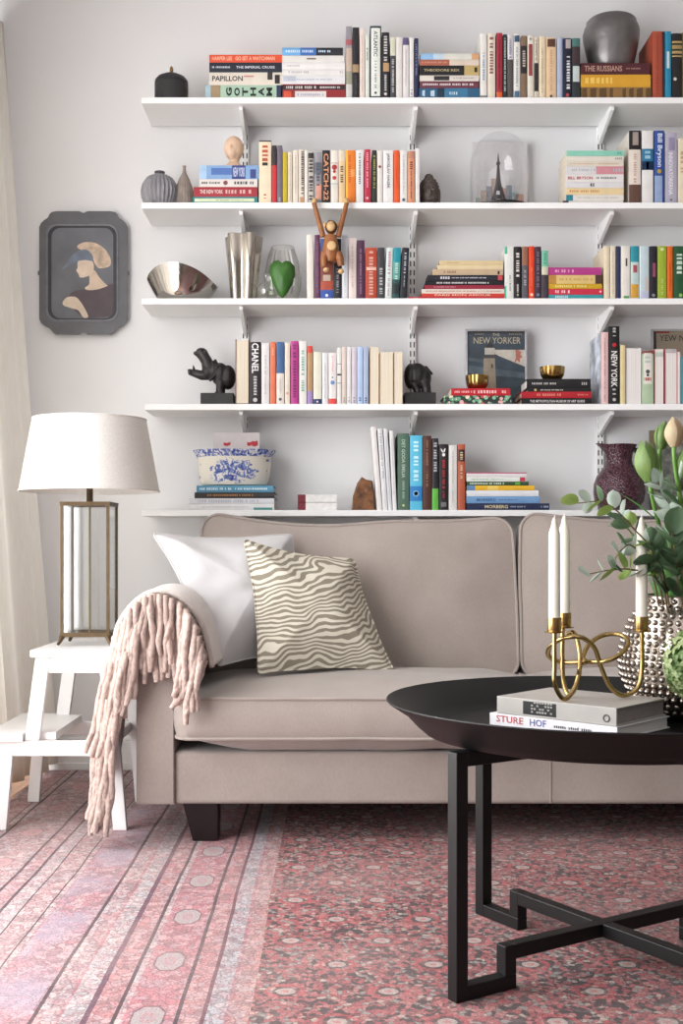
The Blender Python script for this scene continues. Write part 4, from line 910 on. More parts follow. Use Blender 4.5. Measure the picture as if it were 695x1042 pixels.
# ------------------------------------------------------------------ step stool
sw = mat('#e4e3e3', .4, var=.02, scale=12)
st = thing('step_stool', 'white wooden step stool carrying the glass lamp', 'stool', (-.75, 3.47, 0))
def leanbar(name, a, b, wx, y0, y1):
    q = MB(); (xa, za), (xb, zb) = a, b
    q.loft([[(xa-wx/2, y0, za), (xa+wx/2, y0, za), (xa+wx/2, y1, za), (xa-wx/2, y1, za)], [(xb-wx/2, y0, zb), (xb+wx/2, y0, zb), (xb+wx/2, y1, zb), (xb-wx/2, y1, zb)]])
    return q.build(name, sw, st, bevel=.002, world=True)
for y0 in (3.275, 3.64):
    y1 = y0+.022
    leanbar('leg', (-.592, 0), (-.632, .478), .038, y0, y1)
    leanbar('leg', (-.836, .2475), (-.806, .478), .040, y0, y1)
    leanbar('leg', (-.925, 0), (-.905, .2255), .036, y0, y1)
    MB().box(-.925, -.624, y0+.001, y1-.001, .205, .2465).build('side_rail', sw, st, bevel=.002, world=True)
    MB().box(-.79, -.65, y0+.002, y1-.002, .435, .478).build('apron', sw, st, bevel=.002, world=True)
    for x_, z_ in ((-.812, .455), (-.9, .215)):
        MB().lathe([(.0, 0), (.006, 0), (.006, .001)], 10).build('screw_cap', sw, st).location = (x_+.75, y0-3.47-.0008, z_)
MB().box(-.838, -.60, 3.262, 3.675, .4785, .5).build('top_board', sw, st, bevel=.004, world=True)
MB().box(-.965, -.858, 3.262, 3.675, .2475, .268).box(-.858, -.775, 3.2985, 3.6385, .2475, .268).build('step_board', sw, st, world=True)
MB().box(-.645, -.625, 3.299, 3.638, .215, .245).build('stretcher', sw, st, bevel=.002, world=True)

# ------------------------------------------------------------------ table lamp
br = mat('#574733', .42, .7, var=.2, scale=30)
brd = mat('#4b4234', .4, .8, var=.2, scale=30)
lx, ly = X(89.2, 3.45)+.006, 3.45; lz = .5003
lamp = thing('table_lamp', 'table lamp with glass lantern base and white tapered shade', 'lamp', (lx, ly, lz))
hw = .0655; zb, zt_ = .03, .405
for sx in (-1, 1):
    for sy in (-1, 1):
        MB().box(sx*hw-.004, sx*hw+.004, sy*hw-.004, sy*hw+.004, zb, zt_).build('corner_post', br if sy < 0 else brd, lamp)
        f_ = MB(); f_.tube([(sx*hw, sy*hw, zb-.002), (sx*(hw+.004), sy*(hw+.004), .016), (sx*(hw+.010), sy*(hw+.010), .0045)], [.009, .006, .0045], 8); f_.build('foot', br, lamp, smooth=40)
q = MB()
for z0, z1 in ((zb-.004, zb+.008), (zt_-.004, zt_+.004)):
    for s in (-1, 1):
        q.box(-hw-.005, hw+.005, s*hw-.005, s*hw+.005, z0, z1); q.box(s*hw-.005, s*hw+.005, -hw+.005, hw-.005, z0, z1)
q.build('frame', br, lamp)
MB().box(-hw-.006, hw+.006, -hw-.006, hw+.006, zt_+.004, zt_+.0075).build('top_plate', br, lamp)
MB().box(-hw+.005, hw-.005, -hw+.005, hw-.005, zb-.002, zb+.001).build('bottom_plate', glass('lamp_floor', (.96, .98, .98, 1)), lamp)
gp = glass('lamp_glass', (.985, .995, .993, 1), .2)
for s in (-1, 1):
    MB().box(-hw+.004, hw-.004, s*hw-.001, s*hw+.001, zb+.006, zt_-.004).build('pane', gp, lamp)
    MB().box(s*hw-.001, s*hw+.001, -hw+.004, hw-.004, zb+.006, zt_-.004).build('pane', gp, lamp)
MB().tube([(0, 0, zb), (0, 0, zt_+.004)], .0032, 8).build('inner_rod', mat('#8d7f5a', .35, .8), lamp)
MB().lathe([(.012, zt_+.0075), (.0095, zt_+.012), (.0095, zt_+.06), (.013, zt_+.062), (.013, zt_+.10)], 16).build('neck', br, lamp, smooth=40)
shm, nt, bs = newmat('lamp_shade_linen'); co = ocoord(nt)
nz = node(nt, 'ShaderNodeTexNoise', {'Vector': co, 'Scale': 220, 'Detail': 3}).outputs[0]
sc2 = ramp(nt, nz, [(.3, lin('#e2deda')), (.7, lin('#edeae6'))]); nt.links.new(sc2, bs.inputs['Base Color']); bs.inputs['Roughness'].default_value = .9
tr = node(nt, 'ShaderNodeBsdfTranslucent', {'Color': sc2}).outputs[0]
nt.links.new(node(nt, 'ShaderNodeMixShader', {0: .3, 1: bs.outputs[0], 2: tr}).outputs[0], nt.nodes['Material Output'].inputs[0])
s0, s1 = Z(497, ly-.2)-lz, Z(420, ly-.16)-lz
rb, rt = 70.5*3.45/F, 57*3.45/F
sh = MB(); sh.lathe([(rb, s0), (rt, s1), (rt-.002, s1), (rb-.002, s0), (rb, s0)], 64, cap0=False, cap1=False)
sd = sh.build('shade', shm, lamp, smooth=40)
q = MB(); q.tube([(rb*math.cos(a), rb*math.sin(a), s0+.002) for a in [2*PI*i/64 for i in range(64)]], .0022, 6, closed=True); q.tube([(rt*math.cos(a), rt*math.sin(a), s1-.002) for a in [2*PI*i/64 for i in range(64)]], .0022, 6, closed=True)
q.build('shade_trim', mat('#d5d0c9', .8), sd, smooth=60)
q = MB()
for a in (0, 2*PI/3, 4*PI/3): q.tube([(0, 0, zt_+.1), (rt*.5*math.cos(a), rt*.5*math.sin(a), s1-.02), (rt*math.cos(a), rt*math.sin(a), s1-.004)], .0018, 6)
q.build('shade_spider', br, lamp)
# the flex lying on the stool
MB().tube(catmull([(lx+.05, ly+.02, .503), (lx+.09, ly-.01, .503), (lx+.11, ly+.05, .503), (lx+.085, ly+.09, .503)], 5), .0025, 6).build('cord', mat('#8a7a50', .5), lamp, world=True)
# ------------------------------------------------------------------ coffee table
blk = mat('#0b0b0c', .45, var=.1, scale=40, spec=.35)
tcx, tcy = .5065, 2.2375
ct = thing('coffee_table', 'round black metal tray table with crossed tube legs', 'table', (tcx, tcy, 0))
FL = Vector((.214-tcx, 2.05-tcy, 0)); 
dirs = []
for k in range(4):
    a = -PI/2*k*-1
    dirs.append(Matrix.Rotation(PI/2*k, 3, 'Z') @ FL)
tw = .0255
for k, d in enumerate(dirs):
    u = -d.normalized(); z2 = .43
    foot_in = d+u*.11
    MB().bar((d.x, d.y, 0.0), (d.x, d.y, z2), tw, side=u).build('leg', blk, ct, bevel=.0015)
    MB().bar((d+u*(tw/2)).to_tuple()[:2]+(tw/2,), (foot_in+u*tw/2).to_tuple()[:2]+(tw/2,), tw).build('foot', blk, ct, bevel=.0015)
    MB().bar((foot_in.x, foot_in.y, tw), (foot_in.x, foot_in.y, .078-tw*.0), tw, side=u).build('riser', blk, ct, bevel=.0015)
    if k < 2:
        e = dirs[k+2]; uo = -e.normalized(); fo = e+uo*.11
        zc_ = .078-tw/2
        if k == 0: MB().bar((foot_in+u*tw/2).to_tuple()[:2]+(zc_,), (fo+uo*tw/2).to_tuple()[:2]+(zc_,), tw).build('cross_bar', blk, ct, bevel=.0015)
        else:
            for (p_, q_) in ((foot_in+u*tw/2, -u*0+u*(-tw/2)*0+Vector((0, 0, 0))-(u*tw/2)), (fo+uo*tw/2, Vector((0, 0, 0))-(uo*tw/2))):
                MB().bar(p_.to_tuple()[:2]+(zc_,), q_.to_tuple()[:2]+(zc_,), tw).build('cross_bar', blk, ct, bevel=.0015)
    MB().bar((d+u*(tw/2)).to_tuple()[:2]+(z2-tw/2,), (u*(-tw/2) if k else u*0).to_tuple()[:2]+(z2-tw/2,), tw).build('top_rail', blk, ct, bevel=.0015)
zr = .4965; r0 = .408
tr_ = MB(); tr_.lathe([(.0005, .4305), (.318, .4305), (.335, .4345), (.352, .449), (.372, .470), (r0-.004, zr-.006), (r0, zr-.002), (r0-.0015, zr), (r0-.006, zr-.003), (.37, .4745), (.349, .454), (.333, .4415), (.318, .4375), (.0005, .4375)], 96)
tr_.build('tray', blk, ct, smooth=40)
TZ = .4378
# two picture books on the tray
def bigbook(corner, rotz, L, d, t, z, label, spine, cover, pages, name='book'):
    """corner = right front corner of the spine"""
    g = thing(name, label, 'book', (corner[0], corner[1], z), rotz, 'books on the coffee table')
    c_ = .0028
    m_ = MB(); m_.box(-L, 0, 0, d, 0, c_); m_.box(-L, 0, 0, d, t-c_, t); m_.box(-L, 0, -.0015, c_, 0, t)
    m_.build('cover', cover, g, bevel=.001)
    MB().box(-L+.004, -.004, c_, d-.004, c_, t-c_).build('pages', pages, g)
    return g
rz = math.radians(-43)
zb1 = TZ+.0005; t1 = .0235; zb2 = zb1+t1+.0004; t2 = .033
crn = (.507, 2.118)
g1 = bigbook(crn, rz, .278, .196, t1, zb1, 'white book with red and blue capitals, lower one on the tray table', None, mat('#d5d3d6', .4, var=.03), pagew_m)
put_text('STURE', (-.262, -.0019, .0075), (1, 0, 0), (0, 0, 1), .062, .013, g1, '#a83a42', bold=.01)
put_text('HOF', (-.185, -.0019, .0075), (1, 0, 0), (0, 0, 1), .036, .013, g1, '#3d3f8e', bold=.01)
q = MB(); r5 = random.Random(3)
for i in range(18):
    x_ = -.132+.0045*i
    if i not in (6, 12): q.add([(x_, -.0019, .009), (x_+.003, -.0019, .009), (x_+.003, -.0019, .009+r5.uniform(.003, .006)), (x_, -.0019, .0135)], [(0, 1, 2, 3)])
me = bpy.data.meshes.new('lettering'); me.from_pydata(q.v, [], q.f); me.materials.append(mat('#4a484c')); put(bpy.data.objects.new('lettering', me), g1)
cov2 = mat('#a8a49f', .3, var=.15, scale=7)
c2 = Vector((crn[0], crn[1])) + Vector((math.cos(rz), math.sin(rz)))*(-.004)+Vector((-math.sin(rz), math.cos(rz)))*.004
g2 = bigbook(c2, rz+.01, .258, .188, t2, zb2, 'grey book with black spine panel, upper one on the tray table', None, cov2, mat('#8f8585', .8, var=.15, scale=200))
MB().box(-.198, -.125, -.0019, -.0014, .004, t2-.004).build('spine_panel', mat('#1f1e20', .4), g2)
q = MB()
for rr in range(4):
    for i in range(8):
        if r5.random() < .75: x_ = -.18+.006*i; q.add([(x_, -.0023, .008+.006*rr), (x_+.0045, -.0023, .008+.006*rr), (x_+.0045, -.0023, .0115+.006*rr), (x_, -.0023, .0115+.006*rr)], [(0, 1, 2, 3)])
me = bpy.data.meshes.new('lettering'); me.from_pydata(q.v, [], q.f); me.materials.append(mat('#8d8a86')); put(bpy.data.objects.new('lettering', me), g2)
MB().tube([(-.02+.006*math.cos(a), -.0019, .013+.006*math.sin(a)) for a in [2*PI*i/16 for i in range(16)]], .0014, 5, closed=True).build('emblem', mat('#55524f'), g2)
# ------------------------------------------------------------------ brass candle holder, candles
gold = mat('#ab9160', .25, 1.0, var=.12, scale=25)
zt2 = zb2+t2+.0004
def CP(cx, cy, D): return P(480+cx/3.065, 420+cy/3.065, D+.15)
hD = 2.25; HO = .15
def on(p, z):  # keep the height of a point but never below the book
    return Vector((p.x, p.y, max(p.z, z)))
base_z = zt2+.0052
hold = thing('candle_holder', 'knotted brass rod candle holder for three candles on the books', 'candle holder', tuple(P(600, 716, hD).to_tuple()[:2]+(zt2,)))
pathA = [CP(258, 668, 2.05), CP(258, 780, 2.05), CP(260, 850, 2.05), CP(290, 893, 2.055), CP(325, 850, 2.07), CP(338, 780, 2.09), CP(332, 720, 2.11), CP(318, 686, 2.13), CP(300, 690, 2.15)]
pathB = [CP(284, 655, 2.13), CP(283, 760, 2.13), CP(286, 830, 2.13), CP(302, 868, 2.12), CP(322, 850, 2.095), CP(336, 800, 2.075)]
pathC = [CP(530, 668, 2.12), CP(531, 800, 2.12), CP(515, 868, 2.115), CP(470, 890, 2.11), CP(430, 858, 2.10), CP(402, 790, 2.09), CP(384, 735, 2.075), CP(345, 702, 2.05), CP(290, 702, 2.06), CP(246, 728, 2.09), CP(240, 758, 2.12), CP(275, 778, 2.135), CP(350, 778, 2.11), CP(420, 774, 2.08), CP(470, 748, 2.085), CP(488, 715, 2.11), CP(462, 692, 2.14), CP(410, 694, 2.15), CP(365, 724, 2.13), CP(344, 770, 2.105)]
for i, pth in enumerate((pathA, pathB, pathC)):
    low = min(p.z for p in pth); 
    pts = [on(p, base_z) for p in catmull(pth, 7)]
    pts = catmull(pth, 7); zm = min(p.z for p in pts); zr = base_z+.07        # let the lowest bend rest on the book
    pts = [Vector((p.x, p.y, p.z if p.z > zr else base_z+(p.z-zm)*(zr-base_z)/(zr-zm))) for p in pts]
    MB().tube(pts, .0046, 10).build('rod', gold, hold, smooth=60, world=True)
MB().ball(CP(350, 776, 2.095), .0075).build('knot', gold, hold, smooth=60, world=True)
for nm, (cx, D, ytop, ybot) in {'front': (258, 2.05, 322, 640), 'rear': (289, 2.13, 316, 625), 'right': (530, 2.12, 320, 637)}.items():
    pb = CP(cx, ybot, D); base = CP(cx, ybot+42, D); hgt = CP(cx, ytop, D).z-pb.z
    c_ = MB(); zc0 = base.z-pb.z
    c_.lathe([(.005, zc0-.004), (.0185, zc0-.002), (.0188, zc0-.0005), (.0125, zc0+.0008), (.0132, zc0+.003), (.0132, .001), (.0122, .001), (.0122, -.004), (.0005, -.004)], 24, c=tuple(pb))
    c_.build('cup', gold, hold, smooth=40, world=True)
    cn = thing('candle', {'front': 'white taper candle in the front left cup of the brass holder', 'rear': 'white taper candle just behind the front left one', 'right': 'white taper candle in the right cup beside the silver vase'}[nm], 'candle', tuple(pb-Vector((0, 0, .0035))), group='white candles in the brass holder')
    w_ = MB(); w_.lathe([(.0005, 0), (.0112, 0), (.0108, hgt-.03), (.0098, hgt-.026), (.0062, hgt-.015), (.0045, hgt-.006), (.003, hgt-.001), (.0005, hgt)], 20)
    w_.build('wax', mat('#dfd9cc', .45, var=.02), cn, smooth=50)
    MB().tube([(0, 0, hgt), (.0004, 0, hgt+.003), (.0008, 0, hgt+.005)], .001, 6).build('wick', mat('#dcd8ce', .9), cn)

# ------------------------------------------------------------------ hobnail vase with tulips and eucalyptus
vx, vy = .713, 2.385
sil = mat('#a89e95', .2, 1.0, var=.15, scale=20)
vase = thing('silver_vase', 'silver hobnail vase holding tulips on the tray table', 'vase', (vx, vy, TZ+.0003))
prof = [(.0005, 0), (.06, 0), (.08, .012), (.113, .045), (.131, .085), (.136, .115), (.132, .15), (.118, .19), (.100, .22), (.090, .238), (.0915, .248), (.0885, .25), (.086, .24), (.096, .215), (.1, .1), (.06, .02), (.0005, .02)]
MB().lathe(prof, 56).build('body', sil, vase, smooth=50)
def rat(z):
    for (r_a, z_a), (r_b, z_b) in zip(prof[1:9], prof[2:10]):
        if z_a <= z <= z_b: return r_a+(r_b-r_a)*(z-z_a)/(z_b-z_a)
    return .09
hb = MB(); z = .022; row = 0
while z < .243:
    r_ = rat(z); n = max(12, int(2*PI*r_/.0158))
    for i in range(n):
        a = 2*PI*(i+.5*(row % 2))/n
        hb.ball((r_*math.cos(a), r_*math.sin(a), z), .0062, 8, 5)
    z += .0135; row += 1
tag(hb.build('hobnails', sil, vase, smooth=70), kind='stuff')
def leafmesh(name, L, Wd, curl, m, nseg=8, shape='long'):
    q = MB(); R = []
    for i in range(nseg+1):
        f = i/nseg
        w_ = Wd*(math.sin(PI*min(1, f*.97+.03))**(.8 if shape == 'long' else .55))/2
        if shape == 'long': w_ = Wd/2*math.sin(PI*(.06+.94*f))**.8*(1-f*.3)
        z = f*L; cy = curl*f*f*L
        R.append([(-w_, cy+w_*.35, z), (-w_*.5, cy+w_*.1, z), (0, cy, z), (w_*.5, cy+w_*.1, z), (w_, cy+w_*.35, z)])
    q.loft(R, False, False, False)
    me = q.mesh(name, m, 80)
    return me
def green(name, c0, c1, rough=.45, sc=18):
    m, nt, b = newmat(name); co = ocoord(nt)
    nz = node(nt, 'ShaderNodeTexNoise', {'Vector': node(nt, 'ShaderNodeMapping', {0: co, 3: (3, 3, .6)}).outputs[0], 'Scale': sc, 'Detail': 3}).outputs[0]
    cc = ramp(nt, nz, [(.3, lin(c0)), (.7, lin(c1))]); nt.links.new(cc, b.inputs['Base Color']); b.inputs['Roughness'].default_value = rough
    tr = node(nt, 'ShaderNodeBsdfTranslucent', {'Color': cc}).outputs[0]
    nt.links.new(node(nt, 'ShaderNodeMixShader', {0: .25, 1: b.outputs[0], 2: tr}).outputs[0], nt.nodes['Material Output'].inputs[0])
    return m
g_stem = green('tulip_stem', '#5d8a3c', '#83ad57'); g_leaf = green('tulip_leaf', '#3f6b35', '#5c8a48'); g_bud = green('tulip_green', '#44652c', '#7b9452'); g_pink = green('tulip_blush', '#a98d76', '#b9ab86')
euc = [green('eucalyptus_leaf', '#9aa89c', '#b9c4b8', .6), green('eucalyptus_young', '#7c9a4c', '#a5b866', .5), green('eucalyptus_deep', '#3f5a3c', '#637c5c', .6)]
tw_m = mat('#6a5a40', .7)
def align(o, dirv, roll=0):
    d = Vector(dirv).normalized()
    o.rotation_mode = 'QUATERNION'
    o.rotation_quaternion = d.to_track_quat('Z', 'Y') @ Matrix.Rotation(roll, 3, 'Z').to_quaternion()
petal_cache = {}
def petal(R, H, ph, m):
    q = MB(); rows = []
    for i in range(9):
        f = i/8; r = R*(math.sin(PI*(.12+.80*f))**.85)*(1 if f < .5 else 1-.25*(f-.5)); 
        aw = .75*math.sin(PI*(.15+.83*f))**.6
        rows.append([(r*(1+.06*abs(u))*math.cos(ph+u*aw), r*(1+.06*abs(u))*math.sin(ph+u*aw), f*H) for u in (-1, -.5, 0, .5, 1)])
    q.loft(rows, False, False, False); return q
def tulip(label, tip_px, D, Hpx, R, foot, m, ctrl=None, leaves=()):
    top = P(tip_px[0], tip_px[1], D); H = Hpx*D/F
    t = thing('tulip', label, 'flower', (foot[0], foot[1], foot[2]), group='tulips in the silver vase')
    bot = top-Vector((0, 0, H))
    if ctrl: bot = bot+Vector(ctrl)
    d = (top-bot).normalized()
    mid = (Vector(foot)+bot)/2+Vector((.0, 0, .03))
    if abs(bot.x-foot[0]) > .01: mid.x = foot[0]*.55+bot.x*.45
    MB().tube(catmull([Vector(foot), mid, bot-d*.03, bot+d*.004], 6), .0042, 8).build('stem', g_stem, t, smooth=70, world=True)
    for k in range(6):
        q = petal(R*(1 if k % 2 else .93), H*(1 if k % 2 else .97), k*PI/3+.3, None)
        o = q.build('petal', m if not (k == 0 and m is g_bud) else g_bud, t, smooth=80); o.location = bot-Vector(foot); align(o, d)
    for (L, Wd, curl, dv, roll, f) in leaves:
        o = put(bpy.data.objects.new('leaf', leafmesh('leaf', L, Wd, curl, g_leaf)), t); o.location = Vector(foot).lerp(bot, f)-Vector(foot); align(o, dv, roll)
    return t
mz = TZ+.10
FT = lambda dx, dy: (vx+dx, vy+dy, mz)
tulip('large green tulip bud leaning left of the others', (655, 447), 2.30, 43, .0245, FT(-.02, .0), g_bud, (.012, 0, 0), [(.30, .05, -.15, (-.22, .02, 1), .4, .02), (.26, .045, .12, (-.05, -.2, 1), 2.2, .05), (.33, .05, .1, (-.13, -.12, 1), .2, .03), (.25, .06, .25, (.02, -.1, 1), -.4, .1), (.09, .014, -.1, (-1, 0, .9), 0, .80)])
tulip('blush pink tulip, tallest of the bunch', (686, 424), 2.22, 31, .0185, FT(.0, -.03), g_pink, (.001, 0, 0), [(.28, .05, .2, (.1, -.25, 1), 1.0, .03), (.3, .055, .1, (-.05, -.12, 1), .3, .03), (.26, .05, -.2, (-.2, -.1, 1), .1, .05)])
tulip('pale green tulip behind the blush pink one', (676, 428), 2.34, 29, .0165, FT(-.01, .04), g_bud, (-.006, 0, 0), [(.27, .045, -.1, (-.12, .2, 1), .2, .03)])
tulip('green tulip cut by the right edge of the photo', (699, 455), 2.28, 32, .019, FT(.03, .01), g_bud, (0, 0, 0), [(.30, .055, .2, (.2, -.1, 1), .2, .03)])
tulip('tulip beyond the right edge of the photo', (728, 440), 2.30, 34, .019, FT(.05, .02), g_pink, (0, 0, 0), [(.28, .05, .15, (.4, -.1, 1), .2, .03)])
lf = leafmesh('leaf', .034, .031, .25, euc[0], 6, 'round')
def eucalypt(label, pts, n, mset, size=1.0, seed=1, two=True):
    r6 = random.Random(seed)
    foot = Vector(pts[0]); t = thing('eucalyptus_branch', label, 'branch', tuple(foot), group='eucalyptus in the silver vase')
    path = catmull([Vector(p) for p in pts], 6)
    MB().tube(path, [.0022-.0012*i/len(path) for i in range(len(path))], 6).build('stem', tw_m, t, smooth=60, world=True)
    for i in range(n):
        f = .30+.70*i/(n-1) if n > 1 else 1
        k = min(len(path)-1, int(f*(len(path)-1))); p = path[k]; tn = (path[min(k+1, len(path)-1)]-path[max(k-1, 0)]).normalized()
        for s in ((-1, 1) if two and i < n-1 else (0,)):
            me = r6.choice(mset)
            o = put(bpy.data.objects.new('leaf', me), t); o.location = p-foot
            side = tn.cross(Vector((0, 1, 0)))
            if side.length < .1: side = Vector((1, 0, 0))
            side.normalize()
            dv = tn*.6+side*s*.9+Vector((r6.uniform(-.4, .4), r6.uniform(-.5, .3), r6.uniform(-.35, .35)))
            align(o, dv, r6.uniform(-.9, .9)); sc = size*r6.uniform(.7, 1.15); o.scale = (sc, sc, sc)
LM = []
for m in (euc[0], euc[0], euc[1], euc[2]):
    LM.append(leafmesh('leaf', .036, .030, .22, m, 6, 'round'))
eucalypt('eucalyptus sprig arching left in front of the purple jug', [FT(-.03, -.02), P(674, 580, 2.28), P(642, 535, 2.23), P(616, 512, 2.2), P(588, 512, 2.19)], 8, [LM[0], LM[0], LM[2], LM[3]], .95, 4)
eucalypt('eucalyptus sprig with young green leaves reaching lowest and furthest left', [FT(-.04, -.01), P(670, 592, 2.3), P(645, 580, 2.26), P(622, 580, 2.24), P(600, 584, 2.22)], 6, [LM[0], LM[2], LM[3]], 1.0, 9)
eucalypt('eucalyptus sprig between the right candle and the jug', [FT(-.03, .01), P(668, 580, 2.33), P(648, 548, 2.32), P(626, 528, 2.31)], 6, [LM[0], LM[0], LM[3]], 1.15, 14)
eucalypt('short eucalyptus sprig hanging just left of the right candle', [FT(-.04, .0), P(664, 585, 2.3), P(644, 556, 2.27), P(632, 560, 2.26), P(624, 572, 2.25)], 5, [LM[0], LM[2], LM[3]], 1.0, 16)
eucalypt('pale eucalyptus sprig below the blush pink tulip', [FT(.0, .0), P(684, 560, 2.3), P(680, 515, 2.29), P(668, 488, 2.29)], 7, [LM[0]], 1.2, 21)
eucalypt('eucalyptus sprig at the right edge of the photo', [FT(.02, .0), P(692, 560, 2.28), P(692, 520, 2.26), P(690, 488, 2.24)], 7, [LM[0], LM[3]], 1.25, 27)
eucalypt('dark leaved eucalyptus sprig low over the silver vase rim', [FT(-.03, -.03), P(674, 592, 2.28), P(666, 572, 2.26), P(662, 552, 2.25)], 6, [LM[3]], 1.2, 33)
eucalypt('dark leaved sprig filling the middle of the vase mouth', [FT(.01, -.03), P(690, 594, 2.27), P(688, 572, 2.25), P(684, 540, 2.24)], 7, [LM[3]], 1.35, 39)
# cluster of green florets in front of the vase
clust = thing('green_cluster', 'pale green cluster of florets in front of the silver vase', 'flower', (.615, 2.105, TZ+.0005))
clust.location = (.712, 2.165, TZ+.0005)
pet_m = [green('cluster_petal', '#7f925c', '#b0bb8c', .5, 40), green('cluster_deep', '#4d6638', '#7d935a', .5, 40)]
PM = []
for m in pet_m:
    q = MB()
    for k in range(4):
        a = PI/2*k; ca, sa = math.cos(a), math.sin(a)
        def rt_(x, y, z): return (x*ca-y*sa, x*sa+y*ca, z)
        q.add([rt_(0, 0, 0), rt_(.005, -.0045, .0018), rt_(.0105, -.003, .0005), rt_(.0115, 0, -.001), rt_(.0105, .003, .0005), rt_(.005, .0045, .0018)], [(0, 1, 2, 3, 4, 5)])
    PM.append(q.mesh('floret', m, None))
r7 = random.Random(5)
HR = (.058, .056, .068); hc_ = Vector((-.042, .03, .128))
for i in range(170):
    zf = 1-2*(i+.5)/170; a = i*2.39996; s_ = math.sqrt(1-zf*zf)
    d = Vector((s_*math.cos(a), s_*math.sin(a), zf))
    o = put(bpy.data.objects.new('floret', PM[0] if r7.random() < .65 else PM[1]), clust)
    k = r7.uniform(.88, 1.04); o.location = hc_+Vector((d.x*HR[0], d.y*HR[1], d.z*HR[2]))*k
    align(o, d+Vector((r7.uniform(-.4, .4), r7.uniform(-.4, .4), r7.uniform(-.4, .4))), r7.uniform(0, 3)); o.scale = (1.05,)*3
MB().ball(hc_, (.048, .046, .057)).build('inner_buds', mat('#4d6a34', .8, var=.4, scale=60), clust, smooth=80)
MB().tube(catmull([hc_-Vector((0, 0, .05)), (.0, .005, .05), (0, 0, .004)], 5), .004, 8).build('stem', g_stem, clust)
# ------------------------------------------------------------------ things on the shelves
DM = 4.045
def fixz(o, ytop, D, hpx, z0):
    """stretch a thing so its top stands where the shelf height and the eye level put it"""
    o.scale = (1, 1, (Z(ytop, D)-z0)/(hpx*D/F)); return o
def lathe_thing(name, label, cat, px, k, D, prof_px, m, n=36, z=None, group=None, **kw):
    """prof_px: (radius px, height px above the shelf)"""
    s = D/F; loc = (X(px, D), D, (SZ[k] if z is None else z)+.0005)
    q = MB(); q.lathe([(max(r*s, .0004), h*s) for r, h in prof_px], n, **kw)
    return q, loc, s
# black lidded jar
blackc = mat('#2b2a2d', .5, var=.15, scale=30)
t = thing('lidded_jar', 'black lidded jar with a brass knob at the left end of the top shelf', 'jar', (X(174.5, DM), DM, SZ[0]+.0005)); s = DM/F
MB().lathe([(.0004, 0), (16.6*s, 0), (17*s, .5*s), (17*s, 16.5*s), (16.6*s, 17.3*s), (.0004, 17.3*s)], 40).build('body', blackc, t, smooth=35)
l_ = MB().lathe([(.0004, 17.4*s), (17*s, 17.4*s), (16.6*s, 19.5*s), (14*s, 22*s), (9*s, 24*s), (3*s, 24.8*s), (.0004, 25*s)], 40).build('lid', blackc, t, smooth=50)
kb = MB().lathe([(.0004, 24.6*s), (2.6*s, 24.8*s), (2.8*s, 26*s), (1.4*s, 27*s), (2*s, 28.5*s), (1.2*s, 31*s), (.0004, 31.6*s)], 16).build('knob', mat('#8a6a42', .35, .9), l_, smooth=50)
fixz(t, 67.5, DM, 31.6, SZ[0])
# grey clay pot on the book stack
zz0 = max((o.location.z for o in bpy.data.objects if o.get('label', '').startswith('dark maroon book directly')), default=0)+(74.2-62.5)*DB/F/2
s = 4.07/F
pot_m = mat('#737070', .34, .5, var=.3, scale=9, bump=.3, bscale=40)
q = MB(); q.lathe([(.0004, 0), (20*s, 0), (21*s, 1*s), (24*s, 14*s), (28*s, 33*s), (28.6*s, 39*s), (27.3*s, 44*s), (25.2*s, 47*s), (25.4*s, 49.5*s), (24*s, 51*s), (22*s, 50*s), (23*s, 46*s), (26*s, 38*s), (22*s, 16*s), (18*s, 3*s), (.0004, 3*s)], 48, wob=lambda a, z: 1+.012*math.sin(2*a+z*30))
o = q.build('clay_pot', pot_m, None, smooth=50); o.location = (X(622, 4.07), 4.07, zz0+.0006); fixz(o, 12, 3.995, 51*4.07/3.995, zz0); tag(o, 'dark grey clay pot standing on the stacked books of the top shelf', 'pot')
# fluted vases
s = DM/F
def flute(nf, amp): return lambda a, z: 1+amp*math.cos(nf*a)
t = thing('bulb_vase', 'round grey ribbed vase with a small neck on the second shelf', 'vase', (X(162.5, DM), DM, SZ[1]+.0005))
MB().lathe([(.0004, 0), (12*s, 0), (15*s, 3*s), (18*s, 10*s), (18.4*s, 14*s), (17*s, 20*s), (12.5*s, 25.5*s), (7*s, 28*s), (5*s, 28.6*s)], 120, wob=flute(26, .05)).build('body', mat('#86858a', .6, var=.2, scale=40), t, smooth=70)
MB().lathe([(5*s, 28.2*s), (4.6*s, 29*s), (5.4*s, 30.5*s), (5.2*s, 31*s), (4*s, 30*s), (3.6*s, 26*s)], 30, cap0=False).build('neck', mat('#55545a', .6), t, smooth=50)
fixz(t, 175, DM, 31, SZ[1])
o = MB().lathe([(.0004, 0), (9*s, 0), (10*s, 3*s), (10.2*s, 10*s), (8.6*s, 18*s), (5*s, 26*s), (2*s, 31*s), (1.4*s, 35*s), (1.9*s, 37*s), (1*s, 36.6*s), (.0004, 33*s)], 96, wob=flute(22, .03)).build('teardrop_vase', mat('#8b8079', .65, var=.2, scale=40), None, smooth=70)
o.location = (X(187.5, DM+.01), DM+.01, SZ[1]+.0005); fixz(o, 169, DM+.01, 37, SZ[1]); tag(o, 'taupe ribbed teardrop vase with a pointed neck on the second shelf', 'vase')
